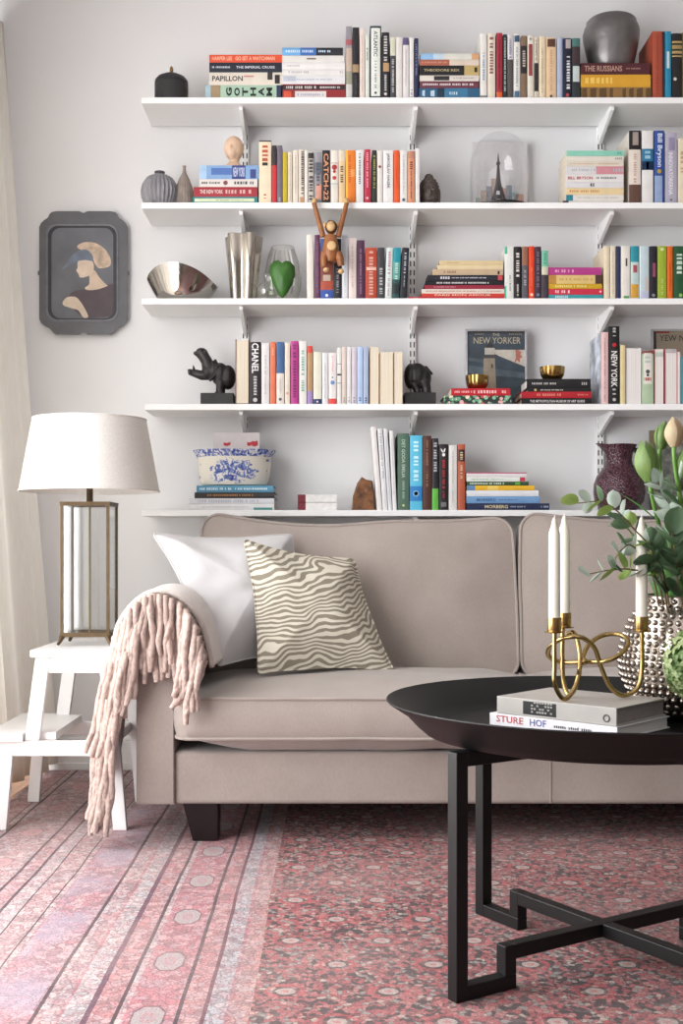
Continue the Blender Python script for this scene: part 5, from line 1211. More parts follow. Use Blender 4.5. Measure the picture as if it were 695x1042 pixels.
# bust on the stack
bs_z = zs; s = 4.06/F
q = MB()
q.ball((0, 0, 19*s), (9.2*s, 9.5*s, 10.5*s)); q.ball((-1.5*s, -5*s, 16*s), (5.5*s, 5*s, 7*s)); q.tube([(0, 0, 0), (0, 0, 6*s), (.5*s, 0, 14*s)], [6*s, 4.6*s, 4.6*s], 12)
q.lathe([(.0004, 0), (11*s, 0), (10*s, 3*s), (6*s, 6*s), (4*s, 7*s), (.0004, 7*s)], 20)
q.ball((-2.5*s, -9.6*s, 17*s), (1.3*s, 1.5*s, 2*s))
o = q.build('wooden_bust', mat('#d9b99f', .6, var=.06), None); remesh(o, .0025, 5); o.location = (X(238, 4.05), 4.05, bs_z+.0008); fixz(o, 139, 4.05, 29.5, bs_z); o.scale = (1.12, 1.12, o.scale[2]); tag(o, 'pale wooden bust standing on the blue skyline book', 'figurine')
# stone head
t_m = mat('#574c47', .55, .2, var=.3, scale=25)
s = DM/F; q = MB()
q.ball((0, 0, 13*s), (11*s, 11*s, 13.2*s)); q.ball((0, -3*s, 10*s), (8.6*s, 9.5*s, 10.5*s)); q.ball((0, 1*s, 26*s), (4.6*s, 4.6*s, 3.4*s)); q.tube([(0, 0, -.1*s), (0, 0, 6*s)], 8*s, 14)
q.ball((0, -12*s, 10.5*s), (1.7*s, 2.2*s, 3.2*s)); q.tube([(-3*s, -11*s, 5.6*s), (0, -12.2*s, 5.2*s), (3*s, -11*s, 5.6*s)], 1*s, 8)
for sx in (-1, 1):
    q.ball((sx*4*s, -10.6*s, 13.4*s), (2.4*s, 1.5*s, 1.0*s)); q.ball((sx*10.4*s, -1*s, 10*s), (1.4*s, 2.4*s, 6.5*s)); q.tube([(sx*1.4*s, -11.4*s, 15.4*s), (sx*4*s, -11.2*s, 16.4*s), (sx*7*s, -9.2*s, 15*s)], .7*s, 6)
for i in range(46):
    a = i*2.4; zf = .42+.56*i/46; r_ = math.sqrt(1-zf*zf)
    q.ball((10.9*s*r_*math.cos(a), 10.9*s*r_*math.sin(a), 13*s+13.2*s*zf), .8*s, 8, 5)
o = q.build('stone_head', t_m, None); remesh(o, .0014, 2); o.location = (X(436.5, DM), DM, SZ[1]+.0008); fixz(o, 175, DM, 30.8, SZ[1]); tag(o, 'dark bronze buddha head beside the paperbacks on the second shelf', 'figurine')
# glass dome with tower
s = 4.06/F; dl = (X(508.5, 4.06), 4.06, SZ[1]+.0005)
t = thing('glass_dome', 'clear glass dome on a black base on the second shelf', 'dome', dl)
MB().lathe([(.0004, 0), (30*s, 0), (30.5*s, .6*s), (30.5*s, 1.6*s), (22*s, 3.2*s), (.0004, 3.6*s)], 56).build('base', mat('#1c1a1b', .4), t, smooth=40)
dm = MB(); pr = [(30*s, 1.8*s)]+[(30*s, h*s) for h in (10, 25, 40)]+[(30*s*math.cos(a), (40+29.5*math.sin(a))*s) for a in [PI/2*i/14 for i in range(1, 14)]]+[(.0004, 69.5*s)]
dm.lathe(pr, 64, cap0=False).build('dome', glass('dome_glass', (.975, .975, .98, 1), .12), t, smooth=70)
fixz(t, 135, 4.06, 69.5, SZ[1])
tw_ = thing('tower_model', 'dark iron tower souvenir standing inside the glass dome', 'figurine', (dl[0]-1.5*s, dl[1], dl[2]+3.7*s*1.07))
fixz(tw_, 156, 4.06, 50, dl[2]+3.9*s)
ti = mat('#2b2728', .5, .3)
def sq(h, z): return [(-h*s, -h*s, z*s), (h*s, -h*s, z*s), (h*s, h*s, z*s), (-h*s, h*s, z*s)]
MB().loft([sq(3.2, 17), sq(2.3, 23), sq(1.7, 30), sq(1.2, 37), sq(1.0, 41), sq(.8, 44), sq(.3, 50)]).build('spire', ti, tw_)
MB().box(-4*s, 4*s, -4*s, 4*s, 15.6*s, 17*s).build('platform', ti, tw_); MB().box(-1.9*s, 1.9*s, -1.9*s, 1.9*s, 39.4*s, 41.2*s).build('platform', ti, tw_); MB().box(-6*s, 6*s, -6*s, 6*s, 8.2*s, 9.2*s).build('platform', ti, tw_)
for sx in (-1, 1):
    for sy in (-1, 1):
        def lq(c, h, z): return [(sx*c*s+dx*h*s, sy*c*s+dy*h*s, z*s) for dx, dy in ((-1, -1), (1, -1), (1, 1), (-1, 1))]
        MB().loft([lq(7.0, 1.7, 0), lq(5.4, 1.4, 5), lq(4.2, 1.25, 9), lq(2.8, 1.1, 16)]).build('leg', ti, tw_)
q = MB()
for ax in (0, 1):
    for sd_ in (-1, 1):
        for i in range(8):
            f0 = -5.2+10.4*i/8; f1 = -5.2+10.4*(i+1)/8; z0 = 2+5.5*math.cos(PI/2*f0/5.4); z1 = 2+5.5*math.cos(PI/2*f1/5.4)
            a = (f0*s, sd_*5.6*s, z0*s) if ax == 0 else (sd_*5.6*s, f0*s, z0*s); b = (f1*s, sd_*5.6*s, z1*s) if ax == 0 else (sd_*5.6*s, f1*s, z1*s)
            q.bar(a, b, .8*s)
q.build('arches', ti, tw_)
# city postcard behind the dome
cd = thing('city_print', 'pale city skyline print leaning behind the glass dome', 'print', (X(509, 4.15), 4.15, SZ[1]+.0005)); s = 4.15/F
cd.rotation_euler = (-.05, 0, 0)
MB().box(-28*s, 28*s, 0, .003, 0, Z(143, 4.15)-SZ[1]).build('card', mat('#cdcbcc', .7, var=.04), cd)
for x0, x1, h, c in ((-20, -13, 28, '#b5a59a'), (-14, -8, 32, '#8f8f98'), (-9, -4, 40, '#a08a84'), (6, 12, 33, '#7d8a94'), (0, 6, 30, '#b09088'), (12, 18, 26, '#9fb0b4'), (16, 24, 24, '#c49a8c'), (-25, -20, 20, '#a5b0ac')):
    MB().box(x0*s, x1*s, -.0006, -.0001, 8*s, h*s).build('printed_building', mat(c, .7, var=.25, scale=150), cd)
# silver bowl with a wavy rim
s = DM/F; chrome = mat('#b4b0ab', .09, 1.0, var=.05, scale=8, bump=.12, bscale=45)
rings = []
def rim(a): return 17-3*math.cos(a)+15*abs(math.sin(a+.12))**1.6
bw = MB(); N = 56; R = []
for f, io in [(0, 0), (.12, 0), (.3, 0), (.55, 0), (.8, 0), (1, 0), (1, 1), (.75, 1), (.45, 1), (.15, 1)]:
    ring = []
    for i in range(N):
        a = 2*PI*i/N; h = rim(a)*f; r = (23+13*f**.8+(0 if not io else -1.2))
        if f == 0: r = 20
        ring.append((r*s*math.cos(a), r*.82*s*math.sin(a), (h+(1.5 if io and f < .9 else 0))*s))
    R.append(ring)
bw.loft(R); o = bw.build('silver_bowl', chrome, None, smooth=70); o.location = (X(186, DM), DM, SZ[2]+.0006); fixz(o, 267, DM-.1, 33, SZ[2]); tag(o, 'polished silver bowl with a wavy rim on the middle shelf', 'bowl')
# mirrored lobed vase
lob = lambda a, z: 1+.17*math.cos(5*a+.6)
mv = MB(); mv.lathe([(.0004, 0), (11.5*s, 0), (12*s, 2*s), (14.5*s, 35*s), (17.6*s, 66*s), (17.2*s, 66.6*s), (16.6*s, 66*s), (13.6*s, 34*s), (11*s, 4*s), (.0004, 4*s)], 90, wob=lob)
o = mv.build('lobed_vase', mat('#b3aca2', .16, .92, var=.12, scale=12), None, smooth=60); o.location = (X(247.5, DM), DM, SZ[2]+.0006); o.rotation_euler = (0, 0, .35); fixz(o, 237, DM-.05, 66.6*DM/(DM-.05), SZ[2]); tag(o, 'tall lobed mirror-silver vase on the middle shelf', 'vase')
# smoked ribbed vase
sg_ = glass('smoke_glass', (.80, .80, .79, 1), .5, .08)
sv = MB(); sv.lathe([(.0004, 0), (12*s, 0), (15*s, 4*s), (18.6*s, 18*s), (18.8*s, 26*s), (16*s, 42*s), (12*s, 53.5*s), (11.6*s, 55*s), (11*s, 54.6*s)], 120, wob=flute(22, .035), cap1=False)
o = sv.build('smoked_vase', sg_, None, smooth=70); o.location = (X(287.5, 4.095), 4.095, SZ[2]+.0006); fixz(o, 248, 4.055, 55*4.095/4.055, SZ[2]); tag(o, 'smoky grey ribbed glass vase behind the green leaf', 'vase')
# small ball vase with one leaf
t = thing('ball_vase', 'small clear glass ball vase holding a single leaf', 'vase', (X(272, 4.01), 4.01, SZ[2]+.0006)); s4 = 4.01/F
MB().lathe([(.0004, 0), (6*s4, 0), (10*s4, 3*s4), (11.6*s4, 9*s4), (10*s4, 15*s4), (5*s4, 19*s4), (3.4*s4, 22*s4), (4*s4, 26*s4)], 40, cap1=False).build('body', glass('ball_glass', (.93, .94, .93, 1), .3), t, smooth=70)
MB().lathe([(.0004, .6*s4), (5.5*s4, .6*s4), (9.4*s4, 3.2*s4), (11*s4, 8.5*s4), (.0004, 8.5*s4)], 32).build('water', glass('vase_water', (.9, .92, .88, 1), .1), t, smooth=60)
lt = thing('heart_leaf', 'green heart-shaped leaf hanging in front of the smoky vase', 'leaf', (X(275, 3.985), 3.985, SZ[2]+15*s4))
lp = [(0, -21), (-5, -15), (-10.5, -4), (-13.2, 6), (-13, 13), (-9, 18), (-4, 18.5), (-.5, 15.5), (3, 18), (8, 17.5), (12.5, 12), (13, 4), (10, -6), (5, -15)]
s5 = 3.975/F; lq_ = MB(); cxl, czl = X(287.5, 3.975), Z(283.5, 3.975)
ctr = (cxl, 3.975, czl); n = len(lp)
R = []
for f in (1, .66, .33, .02): R.append([(cxl+x*s5*f, 3.972-.012*(1-f)*1.0-.0006*abs(x)*s5*0+.006*(x/13)**2*f, czl+(y*f)*s5) for x, y in lp])
lq_.loft(R, False, True); o = lq_.build('blade', green('monstera_leaf', '#2f5a26', '#44792f', .4, 10), lt, smooth=70, world=True)
sd2 = o.modifiers.new('thick', 'SOLIDIFY'); sd2.thickness = .0008
MB().tube(catmull([(X(272, 4.01), 4.0, SZ[2]+6*s4), (X(277, 4.0), 4.0, SZ[2]+24*s4), (X(284, 3.985), 3.985, SZ[2]+34*s4), (cxl-.001, 3.975, czl+15*s5)], 5), .0016, 6).build('stem', g_stem, lt, world=True)
# ------------------------------------------------------------------ wooden monkey hanging from the second shelf
wd = mat('#8f5a34', .4, var=.25, scale=40); wl = mat('#c9a878', .45, var=.15, scale=40); wdk = mat('#5c3820', .4, var=.2, scale=40)
mD = 3.945; s = mD/F
mk = thing('toy_monkey', 'wooden toy monkey hanging by its arms from the second shelf', 'toy', (X(335.5, mD), mD, Z(288, mD)))
def mp(px, py, dy=0): return Vector((X(px, mD), mD+dy, Z(py, mD)))
q = MB(); q.lathe([(.0004, -.022*1), (5.5*s, -17*s*.9), (8.4*s, -8*s), (8.2*s, 0), (6.6*s, 8*s), (6*s, 12*s), (.0004, 13*s)], 24, c=tuple(mp(336.5, 251.5))); q.build('torso', wd, mk, smooth=60, world=True)
q = MB(); q.ball(mp(337.5, 252, -.027), (4.8*s, .0045, 4.8*s)); q.build('belly', wl, mk, smooth=70, world=True)
MB().ball(mp(337, 231.5, -.005), (6.4*s, .021, 7.2*s)).build('head', wdk, mk, smooth=70, world=True)
MB().ball(mp(336.8, 231.8, -.0205), (4.5*s, .009, 5.0*s)).build('face', wl, mk, smooth=70, world=True)
for sx in (-1, 1):
    MB().ball(mp(337+sx*6.6, 229, .0), (1.9*s, .005, 2.8*s)).build('ear', wl, mk, smooth=70, world=True)
    MB().ball(mp(337+sx*1.7, 229.6, -.0292), .0014).build('eye', mat('#1a1412', .3), mk, world=True)
for a, b, c in (((328.8, 241), (319.5, 206.5), (320.2, 203.6)), ((344.2, 241), (352.8, 206.5), (352, 203.6))):
    MB().tube([mp(*a, 0), mp((a[0]+b[0])/2, (a[1]+b[1])/2, .0), mp(*b, .0)], [.0098, .0085, .0078], 12).build('arm', wd, mk, smooth=60, world=True)
    MB().tube([mp(*b, .0)+Vector((0, 0, -.002)), mp(c[0], 203.2, .003), mp(c[0], 202.0, .018), mp(c[0], 203.8, .028)], [.008, .0085, .0078, .0062], 12).build('hand', wl, mk, smooth=60, world=True)
for a, b, c in (((331, 258), (329.5, 272), (332, 275.5)), ((344, 258), (347, 271), (347, 277))):
    MB().tube([mp(*a, -.006), mp((a[0]+b[0])/2-(.5 if a[0] < 337 else -.5), (a[1]+b[1])/2, -.012), mp(*b, -.008)], [.013, .0135, .0105], 12).build('leg', wd, mk, smooth=60, world=True)
    MB().ball(mp(c[0], c[1], -.012), (.0105, .013, .0085)).build('foot', wl, mk, smooth=60, world=True)
# ------------------------------------------------------------------ hippo bookends
hip = mat('#2a2728', .45, .2, var=.2, scale=20, bump=.3, bscale=60)
hD = 4.06; s = hD/F
def hp(px, py, dy=0): return Vector((X(px, hD), hD+dy*s, Z(py, hD)))
t = thing('hippo_bookend', 'dark hippo bookend with its mouth wide open facing left', 'bookend', (X(222, hD), hD, SZ[3]+.0004))
zb_ = SZ[3]+.0005
MB().box(X(205.5, hD), X(238.8, hD), hD-14*s, hD+16*s, zb_, Z(401.5, hD)).build('plinth', hip, t, bevel=.002, world=True)
q = MB()
q.ball(hp(232, 384, 0), (8*s, 11.5*s, 12.5*s)); q.ball(hp(224, 381, 0), (9.5*s, 11*s, 12*s)); q.ball(hp(218, 377, 0), (8*s, 9*s, 9.5*s)); q.ball(hp(212, 379, 0), (7*s, 8*s, 8*s))
q.tube([hp(211, 381), hp(205, 382), hp(199, 380), hp(193, 378.5)], [6*s, 5*s, 4.2*s, 3.2*s], 14)
q.tube([hp(194, 381, -3), hp(192.5, 376, -3)], [2.4*s, 1.6*s], 10); q.tube([hp(194, 381, 3), hp(192.5, 376, 3)], [2.4*s, 1.6*s], 10)
q.tube([hp(212, 375), hp(210.5, 368), hp(206.5, 361.5), hp(201.5, 357.5)], [6.6*s, 6*s, 6*s, 5*s], 14)
q.ball(hp(205, 357.5), (5.5*s, 6*s, 3.6*s)); q.ball(hp(199.5, 360, 0), (3*s, 5*s, 2.2*s), rot=Matrix.Rotation(.5, 3, 'Y'))
for dy in (-4, 4):
    q.tube([hp(197.5, 377, dy), hp(197, 371.5, dy)], [1.1*s, .5*s], 8); q.ball(hp(210, 358, dy*1.2), (1.3*s, 1.2*s, 1.8*s)); q.ball(hp(217, 369.5, dy*1.6), (1.8*s, 1.2*s, 2.2*s))
    q.tube([hp(225.5, 388, dy*1.3), hp(224.5, 396, dy*1.3), hp(224.5, 402.5, dy*1.3)], [5.4*s, 4.3*s, 4.6*s], 12)
    q.ball(hp(222.8, 401, dy*1.3), (4.6*s, 3.6*s, 2*s))
q.tube([hp(219, 366.5, 0), hp(222, 374, -9), hp(219, 384, -9.5), hp(214, 388, -4)], 1.6*s, 8)
o = q.build('hippo', hip, t, world=True); remesh(o, .0022, 3)
t = thing('hippo_bookend', 'dark hippo rump bookend closing the row of the fourth shelf', 'bookend', (X(426, hD), hD, SZ[3]+.0004))
MB().box(X(410.8, hD), X(442.5, hD), hD-14*s, hD+16*s, zb_, Z(401, hD)).build('plinth', hip, t, bevel=.002, world=True)
q = MB()
q.ball(hp(417.5, 383), (6.5*s, 11*s, 13*s)); q.ball(hp(424, 382.5), (12*s, 11.5*s, 13.2*s)); q.ball(hp(431, 385), (8*s, 10*s, 11*s))
q.tube([hp(432, 374), hp(437, 378), hp(440.5, 381)], [3*s, 1.8*s, .9*s], 8)
for dy in (-5, 5):
    q.tube([hp(431.5, 388, dy), hp(433.5, 395, dy), hp(434, 402, dy)], [6*s, 4.6*s, 4.2*s], 12); q.ball(hp(434.5, 400.6, dy), (4.8*s, 3.6*s, 2*s))
    q.tube([hp(421, 391, dy), hp(424, 396, dy), hp(425.5, 402, dy)], [3.6*s, 3.2*s, 3.4*s], 10)
o = q.build('hippo', hip, t, world=True); remesh(o, .0022, 3)
# ------------------------------------------------------------------ framed magazine covers
def frame(label, x0, x1, y0, k, paper, D=4.135):
    s = D/F; t = thing('picture_frame', label, 'picture', (X((x0+x1)/2, D), D, SZ[k]+.0006), group='framed magazine covers'); w = (x1-x0)*s; h = Z(y0, D)-SZ[k]
    t.rotation_euler = (-.05, 0, 0); b = .0075
    q = MB(); q.box(-w/2, w/2, 0, .012, 0, b); q.box(-w/2, w/2, 0, .012, h-b, h); q.box(-w/2, -w/2+b, 0, .012, b, h-b); q.box(w/2-b, w/2, 0, .012, b, h-b)
    q.build('frame', mat('#b5b3b5', .35, .3), t, bevel=.001)
    MB().box(-w/2+b, w/2-b, .006, .010, b, h-b).build('print', paper, t)
    return t, w, h
def poly(t, pts, hexc, y, nm='printed_shape', var=.12, sc=60):
    q = MB(); q.prism(pts, y-.0003, y, 'y'); return q.build(nm, mat(hexc, .6, var=var, scale=sc), t)
sea = mat('#3d4c58', .5, var=.3, scale=14)
t, w, h = frame('framed magazine cover with a lighthouse beam over dark sea', 474, 537, 334, 3, sea)
FX = lambda cx: (cx-350)/8.69*4.135/F; FZ = lambda cy: h-(cy-78)/8.69*4.135/F
fp = lambda l: [(FX(a), FZ(b)) for a, b in l]
poly(t, fp([(100, 94), (616, 94), (616, 118), (100, 118)]), '#2b3138', .0058)
poly(t, fp([(330, 262), (616, 262), (616, 418), (345, 305)]), '#cfc8bc', .0057)
poly(t, fp([(100, 400), (616, 470), (616, 520), (100, 470)]), '#55646e', .0058, var=.3, sc=30)
poly(t, fp([(100, 330), (240, 350), (240, 380), (100, 360)]), '#5a6872', .0058, var=.3, sc=30)
poly(t, fp([(240, 330), (338, 330), (350, 640), (228, 640)]), '#9d9180', .0053)
poly(t, fp([(222, 305), (362, 305), (350, 338), (238, 338)]), '#4b4a4c', .0051)
poly(t, fp([(248, 245), (338, 245), (338, 305), (248, 305)]), '#c5c0b6', .0051)
poly(t, fp([(255, 245), (295, 185), (335, 245)]), '#2c2f35', .0050)
poly(t, fp([(305, 390), (320, 390), (320, 425), (305, 425)]), '#4a463f', .0050)
poly(t, fp([(520, 262), (545, 262), (575, 285), (560, 300), (585, 330), (560, 340), (560, 375), (535, 355), (505, 390), (525, 330)]), '#bd7262', .0054)
put_text('THE', (FX(318), .0048, FZ(140)), (1, 0, 0), (0, 0, 1), FX(382)-FX(318), FZ(114)-FZ(140), t, '#c9bfa8')
put_text('NEW YORKER', (FX(150), .0048, FZ(208)), (1, 0, 0), (0, 0, 1), FX(568)-FX(150), FZ(150)-FZ(208), t, '#c9bfa8', bold=.005)
q = MB()
for a, b in ((160, 240), (465, 575)):
    x = a
    while x < b: q.add([(FX(x), .0048, FZ(126)), (FX(x+12), .0048, FZ(126)), (FX(x+12), .0048, FZ(118)), (FX(x), .0048, FZ(118))], [(0, 1, 2, 3)]); x += 17
me = bpy.data.meshes.new('lettering'); me.from_pydata(q.v, [], q.f); me.materials.append(mat('#a89f8c')); put(bpy.data.objects.new('lettering', me), t)
MB().box(-w/2+.0075, w/2-.0075, .0030, .0038, .0075, h-.0075).build('glass', glass('frame_glass', (.97, .97, .97, 1), .05), t)
t, w, h = frame('second framed magazine cover cut by the right edge of the photo', 664, 727, 334, 3, mat('#a89a86', .6, var=.1, scale=20), D=4.175)
s = 4.175/F
poly(t, [(-w/2+.0076, .008), (-w/2+.018, .008), (-w/2+.018, h-.008), (-w/2+.0076, h-.008)], '#252327', .0058)
poly(t, [(-w/2+.018, h-.014), (-w/2+.065, h-.014), (-w/2+.065, h-.0085), (-w/2+.018, h-.0085)], '#9c2c2c', .0058)
put_text('YEW N', (-w/2+.030, .0052, h-.042), (1, 0, 0), (0, 0, 1), .088, .021, t, '#3a3330', bold=.005)
MB().box(-w/2+.0075, w/2-.0075, .0030, .0038, .0075, h-.0075).build('glass', glass('frame_glass_b', (.97, .97, .97, 1), .05), t)
# brass cups
def topz(start, t_px): 
    o = [o for o in bpy.data.objects if o.get('label', '').startswith(start)][0]
    return o.location.z+t_px*DB/F/2
cupg = mat('#a98a52', .2, 1.0, var=.15, scale=20)
for px, z, r, h_, lab in ((485.5, topz('red book directly under the left', 7.4), 11.6, 13.2, 'round brass cup on the red book beside the lighthouse cover'), (562, topz('thick black book directly under', 9.8), 12.6, 13, 'flared brass cup on the thick black book')):
    s = 4.03/F; q = MB(); q.lathe([(.0004, 0), (r*.62*s, 0), (r*.75*s, 1.2*s), (r*.93*s, 5*s), (r*s, h_*.8*s), (r*1.0*s, h_*s), (r*.95*s, h_*s), (r*.86*s, 5.5*s), (r*.5*s, 1.5*s), (.0004, 1.5*s)], 60, wob=lambda a, z: 1+.025*math.cos(12*a))
    o = q.build('brass_cup', cupg, None, smooth=50); o.location = (X(px, 4.03), 4.03, z+.0008); fixz(o, 381 if px < 500 else 372, 3.99, h_*4.03/3.99, z); tag(o, lab, 'cup', 'brass cups')
# ------------------------------------------------------------------ blue and white planter
pm2, nt, bs = newmat('transferware'); co = ocoord(nt)
sp3 = node(nt, 'ShaderNodeSeparateXYZ', {0: co}); pz = sp3.outputs[2]; pxx = sp3.outputs[0]
s = 4.06/F
n1 = node(nt, 'ShaderNodeTexNoise', {'Vector': co, 'Scale': 75, 'Detail': 5, 'Distortion': 1.2}).outputs[0]
n2 = node(nt, 'ShaderNodeTexNoise', {'Vector': node(nt, 'ShaderNodeMapping', {0: co, 3: (1, 1, 2.4)}).outputs[0], 'Scale': 26, 'Detail': 3}).outputs[0]
rimf = mth(nt, 'GREATER_THAN', pz, 29.5*s)
mid = mth(nt, 'SUBTRACT', 1.0, mth(nt, 'ADD', mth(nt, 'POWER', mth(nt, 'DIVIDE', pxx, 27*s), 2.0), mth(nt, 'POWER', mth(nt, 'DIVIDE', mth(nt, 'SUBTRACT', pz, 15*s), 13.5*s), 2.0)))
mid2 = mth(nt, 'GREATER_THAN', mth(nt, 'ADD', mid, mth(nt, 'MULTIPLY', mth(nt, 'SUBTRACT', n2, .5), 2.4)), .30)
sid = mth(nt, 'MULTIPLY', mth(nt, 'GREATER_THAN', mth(nt, 'ABSOLUTE', pxx), 33*s), mth(nt, 'GREATER_THAN', n2, .55))
msk = mth(nt, 'MAXIMUM', mth(nt, 'MAXIMUM', rimf, mid2), sid)
blue = ramp(nt, n1, [(.38, lin('#33458c')), (.5, lin('#7385b8')), (.58, lin('#d8d6d2'))])
nt.links.new(mixc(nt, msk, lin('#d9d5c9'), blue), bs.inputs['Base Color']); bs.inputs['Roughness'].default_value = .18
pl = MB(); pl.lathe([(.0004, 0), (29*s, 0), (33*s, 1*s), (36*s, 8*s), (37*s, 18*s), (37.6*s, 28*s), (39*s, 31*s), (42*s, 35*s), (42.4*s, 36.6*s), (41*s, 36.6*s), (37*s, 32*s), (35.5*s, 27*s), (33*s, 5*s), (.0004, 4*s)], 72, sy=.62)
o = pl.build('oval_planter', pm2, None, smooth=50); o.location = (X(238.5, 4.065), 4.065, zp+.0006); tag(o, 'oval blue and white china planter on the lowest shelf', 'planter')
cdt = thing('greeting_card', 'pale card with red print standing up in the china planter', 'card', (X(240.5, 4.075), 4.075, zp+4*s+.0012)); 
MB().box(-23.5*s, 23.5*s, 0, .0012, 0, 51*s).build('card', mat('#cfc8c8', .7, var=.03), cdt)
for a, b, z0, z1 in ((-13, -6, 38, 41.5), (11, 16, 38, 42), (16, 22, 37.5, 43)):
    q = MB(); q.prism([(a*s, z0*s), ((a+b)/2*s, (z0-.8)*s), (b*s, (z0+.6)*s), (b*s, z1*s), ((a+b)/2*s, (z1-1)*s), (a*s, (z1-.4)*s)], -.0006, -.0001); q.build('red_print', mat('#b5323c', .6, var=.2, scale=90), cdt)
# small red-ended boxes
for i, (y0, y1, x0) in enumerate(((519, 511.2, 303), (510.8, 503, 303.4))):
    D = 4.0; s = D/F; t = thing('small_box', ['lower of two small white boxes with dark red ends', 'upper of two small white boxes with dark red ends'][i], 'box', (X(323, D), D, SZ[4]+.0005+i*8.1*s), group='small white boxes')
    MB().box(-12*s, 20*s, 0, .09, 0, 7.8*s).build('body', mat('#dbd8d6', .6), t, bevel=.001)
    MB().box(-20*s, -12.1*s, 0, .09, 0, 7.8*s).build('red_end', mat('#6d1f2b', .5), t, bevel=.001)
# petrified wood piece
D = 4.04; s = D/F
q = MB(); pts = [(-12, 0), (-10.5, 15), (-6, 27), (-2.5, 33.5), (2, 31.5), (8.5, 29.5), (11, 15), (11.5, 0)]
R = []
for j, (dy, k) in enumerate(((-16, .82), (-12, 1), (0, 1.04), (10, .96), (14, .8))):
    R.append([(x*k*s+noise.noise(Vector((x, z, j*1.7)))*1.2*s, dy*s, (max(0, z*(.9+.1*k)+noise.noise(Vector((x*.3, z*.3, j)))*1.6*(z > 0)))*s) for x, z in pts])
q.loft(R); o = q.build('mineral_rock', mat('#6b4528', .4, var=.6, scale=45, bump=.8, bscale=70), None); o.location = (X(370, D), D, SZ[4]+.0006); tag(o, 'rough brown mineral rock left of the leaning magazines', 'rock')
# purple jug
jm, nt, bs = newmat('jug_glaze'); co = ocoord(nt)
v1 = node(nt, 'ShaderNodeTexVoronoi', {'Vector': co, 'Scale': 165}).outputs['Distance']
nt.links.new(ramp(nt, v1, [(.1, lin('#6d4450')), (.6, lin('#331822'))]), bs.inputs['Base Color']); bs.inputs['Roughness'].default_value = .1
nt.links.new(node(nt, 'ShaderNodeBump', {'Strength': .9, 'Distance': .003, 'Height': v1, }, invert=True).outputs[0], bs.inputs['Normal'])
D = 4.07; s = D/F; t = thing('purple_jug', 'dark purple dimpled glass jug at the right of the lowest shelf', 'jug', (X(630, D), D, SZ[4]+.0006))
jp = [(15, 0), (20, 2.5), (24.6, 10), (26, 19), (25.4, 27), (22.5, 35), (17.5, 42), (13.8, 47), (12.8, 52), (13.6, 58), (16, 63.5), (18, 67), (17, 66.4), (13, 60), (11.4, 53), (12, 47)]
R = []
for r, h in jp:
    ring = []
    for i in range(56):
        a = 2*PI*i/56; rr = r; hh_ = h
        if h > 56:
            e = math.exp(-((a-PI)/.42)**2); rr = r*(1+.3*e*(h-56)/10); hh_ = h+1.5*e*(h-56)/10
        ring.append((rr*s*math.cos(a), rr*s*math.sin(a), hh_*s))
    R.append(ring)
q = MB(); q.loft(R, True, False); q.build('body', jm, t, smooth=60)
MB().tube(catmull([(15.5*s, 0, 61*s), (26*s, 0, 62*s), (31*s, 0, 50*s), (28*s, 0, 36*s), (22.5*s, 0, 32*s)], 6), 2.6*s, 10).build('handle', jm, t, smooth=60)
# small framed picture behind the tulips
D = 4.16; t = thing('small_picture', 'small gilt framed picture half hidden behind the tulips', 'picture', (X(688, D), D, SZ[4]+.0006)); s = D/F
t.rotation_euler = (-.04, 0, 0)
q = MB(); q.box(-26*s, 26*s, 0, .012, 0, 5*s); q.box(-26*s, 26*s, 0, .012, 78*s, 83*s); q.box(-26*s, -21*s, 0, .012, 5*s, 78*s); q.box(21*s, 26*s, 0, .012, 5*s, 78*s); q.build('frame', mat('#8d8468', .5, .3), t, bevel=.001)
MB().box(-21*s, 21*s, .005, .010, 5*s, 78*s).build('print', mat('#7d8078', .7, var=.6, scale=40), t)
# ------------------------------------------------------------------ black tray with painted portrait on the wall
D = 4.185; s = D/F; tl = thing('wall_tray', 'black scalloped tray with a painted woman in profile hung on the wall', 'picture', (X(85.5, D), DW-.002, Z(341, D)))
CX, CY = 371, 382       # centre in the crop, 4.344 crop px per photo px
pc = lambda a, b: ((a-CX)/4.344*s, (654-b)/4.344*s)
half = [(371+18, 110), (371+118, 110)]+[(496+30*math.sin(t_)-0, 110+30*(1-math.cos(t_))) for t_ in (.5, 1.0, 1.4)]+[(531, 141), (545, 150), (558, 163), (566, 180), (566, 372), (572, 376), (572, 390), (566, 394), (566, 586), (556, 604), (540, 617), (522, 626), (514, 634), (503, 648), (493, 654), (389, 654), (380, 648), (371, 647)]
top_n = [(371, 118), (380, 114)]
rh = [(a, b) for a, b in top_n+half]
lh = [(2*CX-a, b) for a, b in reversed(rh[1:-1])]
outl = [pc(a, b) for a, b in rh+lh]
def rr(x0, x1, y0, y1, rc, n=6):
    pts = []
    for cx, cy, a0 in ((x1-rc, y0+rc, -PI/2), (x1-rc, y1-rc, 0), (x0+rc, y1-rc, PI/2), (x0+rc, y0+rc, PI)):
        for i in range(n+1): a = a0+PI/2*i/n; pts.append((cx+rc*math.cos(a), cy+rc*math.sin(a)))
    return [pc(a, b) for a, b in pts]
trm = mat('#59595d', .42, var=.15, scale=15)
q = MB(); q.prism(outl, -.024, -.020, 'y'); q.build('rim', trm, tl)
def rect_rings(lst, m, nm):
    q = MB(); q.loft([[(x, y, z) for x, z in rr(*r)] for r, y in lst], False, False); return q.build(nm, m, tl, smooth=60)
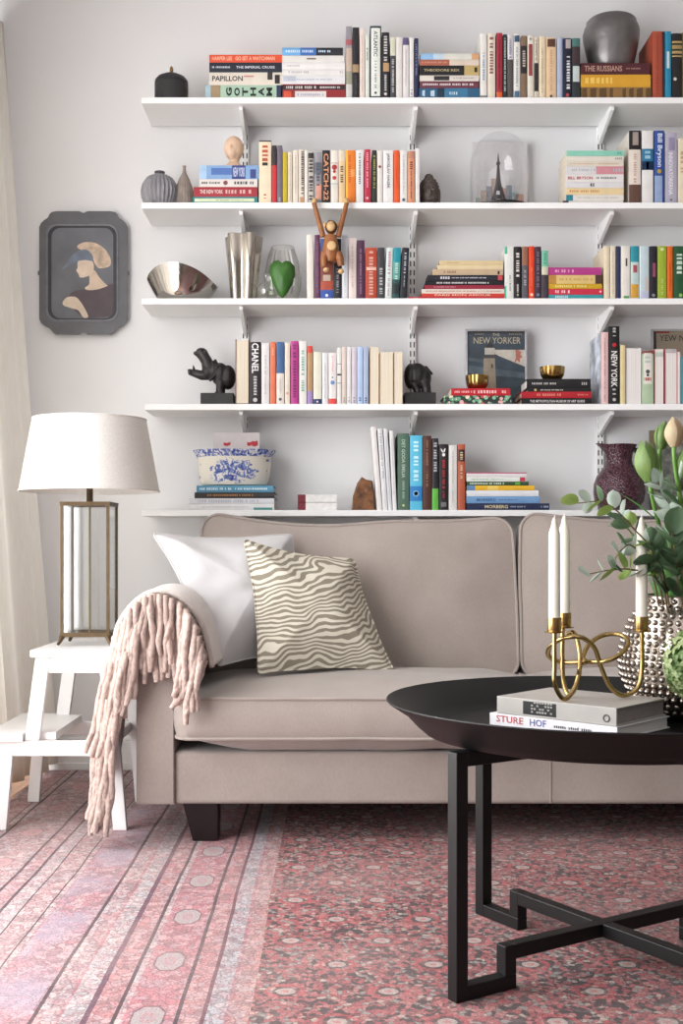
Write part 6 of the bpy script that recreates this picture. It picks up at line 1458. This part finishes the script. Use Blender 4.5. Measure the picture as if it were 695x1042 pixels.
rect_rings([((205, 528, 164, 598, 48), -.0242), ((208, 525, 167, 595, 47), -.0262), ((212, 521, 171, 591, 45), -.0262), ((216, 517, 175, 588, 44), -.0243)], mat('#6c6c73', .35, .2), 'rim_bead')
q = MB(); q.prism(rr(214, 518, 173, 589, 44), -.0246, -.0242); q.build('well', mat('#26252a', .4), tl)
pw = mat('#62646a', .45, var=.2, scale=9)
q = MB(); q.prism(rr(231, 503, 184, 582, 40), -.0250, -.0246); q.build('painted_ground', pw, tl)
def pp(pts, hexc, nm, y, sub=3, var=.12):
    c_ = catmull([Vector((pc(a, b)[0], 0, pc(a, b)[1])) for a, b in pts], sub, True)
    q = MB(); q.prism([(p.x, p.z) for p in c_], y-.0002, y); return q.build(nm, mat(hexc, .5, var=var, scale=30), tl)
pp([(318, 470), (350, 458), (400, 452), (450, 442), (490, 432), (503, 440), (503, 540), (490, 572), (440, 580), (380, 580), (345, 560), (320, 530), (310, 490)], '#4d4146', 'painted_dress', -.0252)
pp([(398, 380), (420, 370), (440, 400), (470, 432), (478, 440), (430, 456), (390, 458), (378, 448), (398, 430)], '#c9b49f', 'painted_neck', -.0253)
pp([(348, 332), (380, 322), (410, 330), (418, 360), (408, 388), (388, 398), (372, 403), (356, 402), (352, 392), (348, 384), (340, 372), (346, 360)], '#d3c1ae', 'painted_face', -.0255)
pp([(346, 262), (378, 247), (420, 250), (460, 272), (488, 310), (492, 345), (475, 358), (440, 362), (424, 345), (412, 318), (385, 290), (350, 276)], '#c9b29c', 'painted_hair', -.0257, var=.4)
pp([(272, 372), (300, 338), (322, 306), (350, 285), (385, 280), (412, 305), (412, 330), (380, 326), (345, 332), (310, 348)], '#6b7686', 'painted_hat', -.0259, var=.2)
pp([(280, 512), (300, 490), (335, 488), (355, 505), (375, 535), (392, 570), (388, 580), (370, 578), (350, 548), (325, 540), (300, 532), (285, 526)], '#c9b8a4', 'painted_hand', -.0255)
MB().box(-.12, .12, -.020, -.0005, .1, .30).build('hanger', trm, tl)
print('books', NB[0], 'tassels', N_T, 'objects', len(bpy.data.objects))
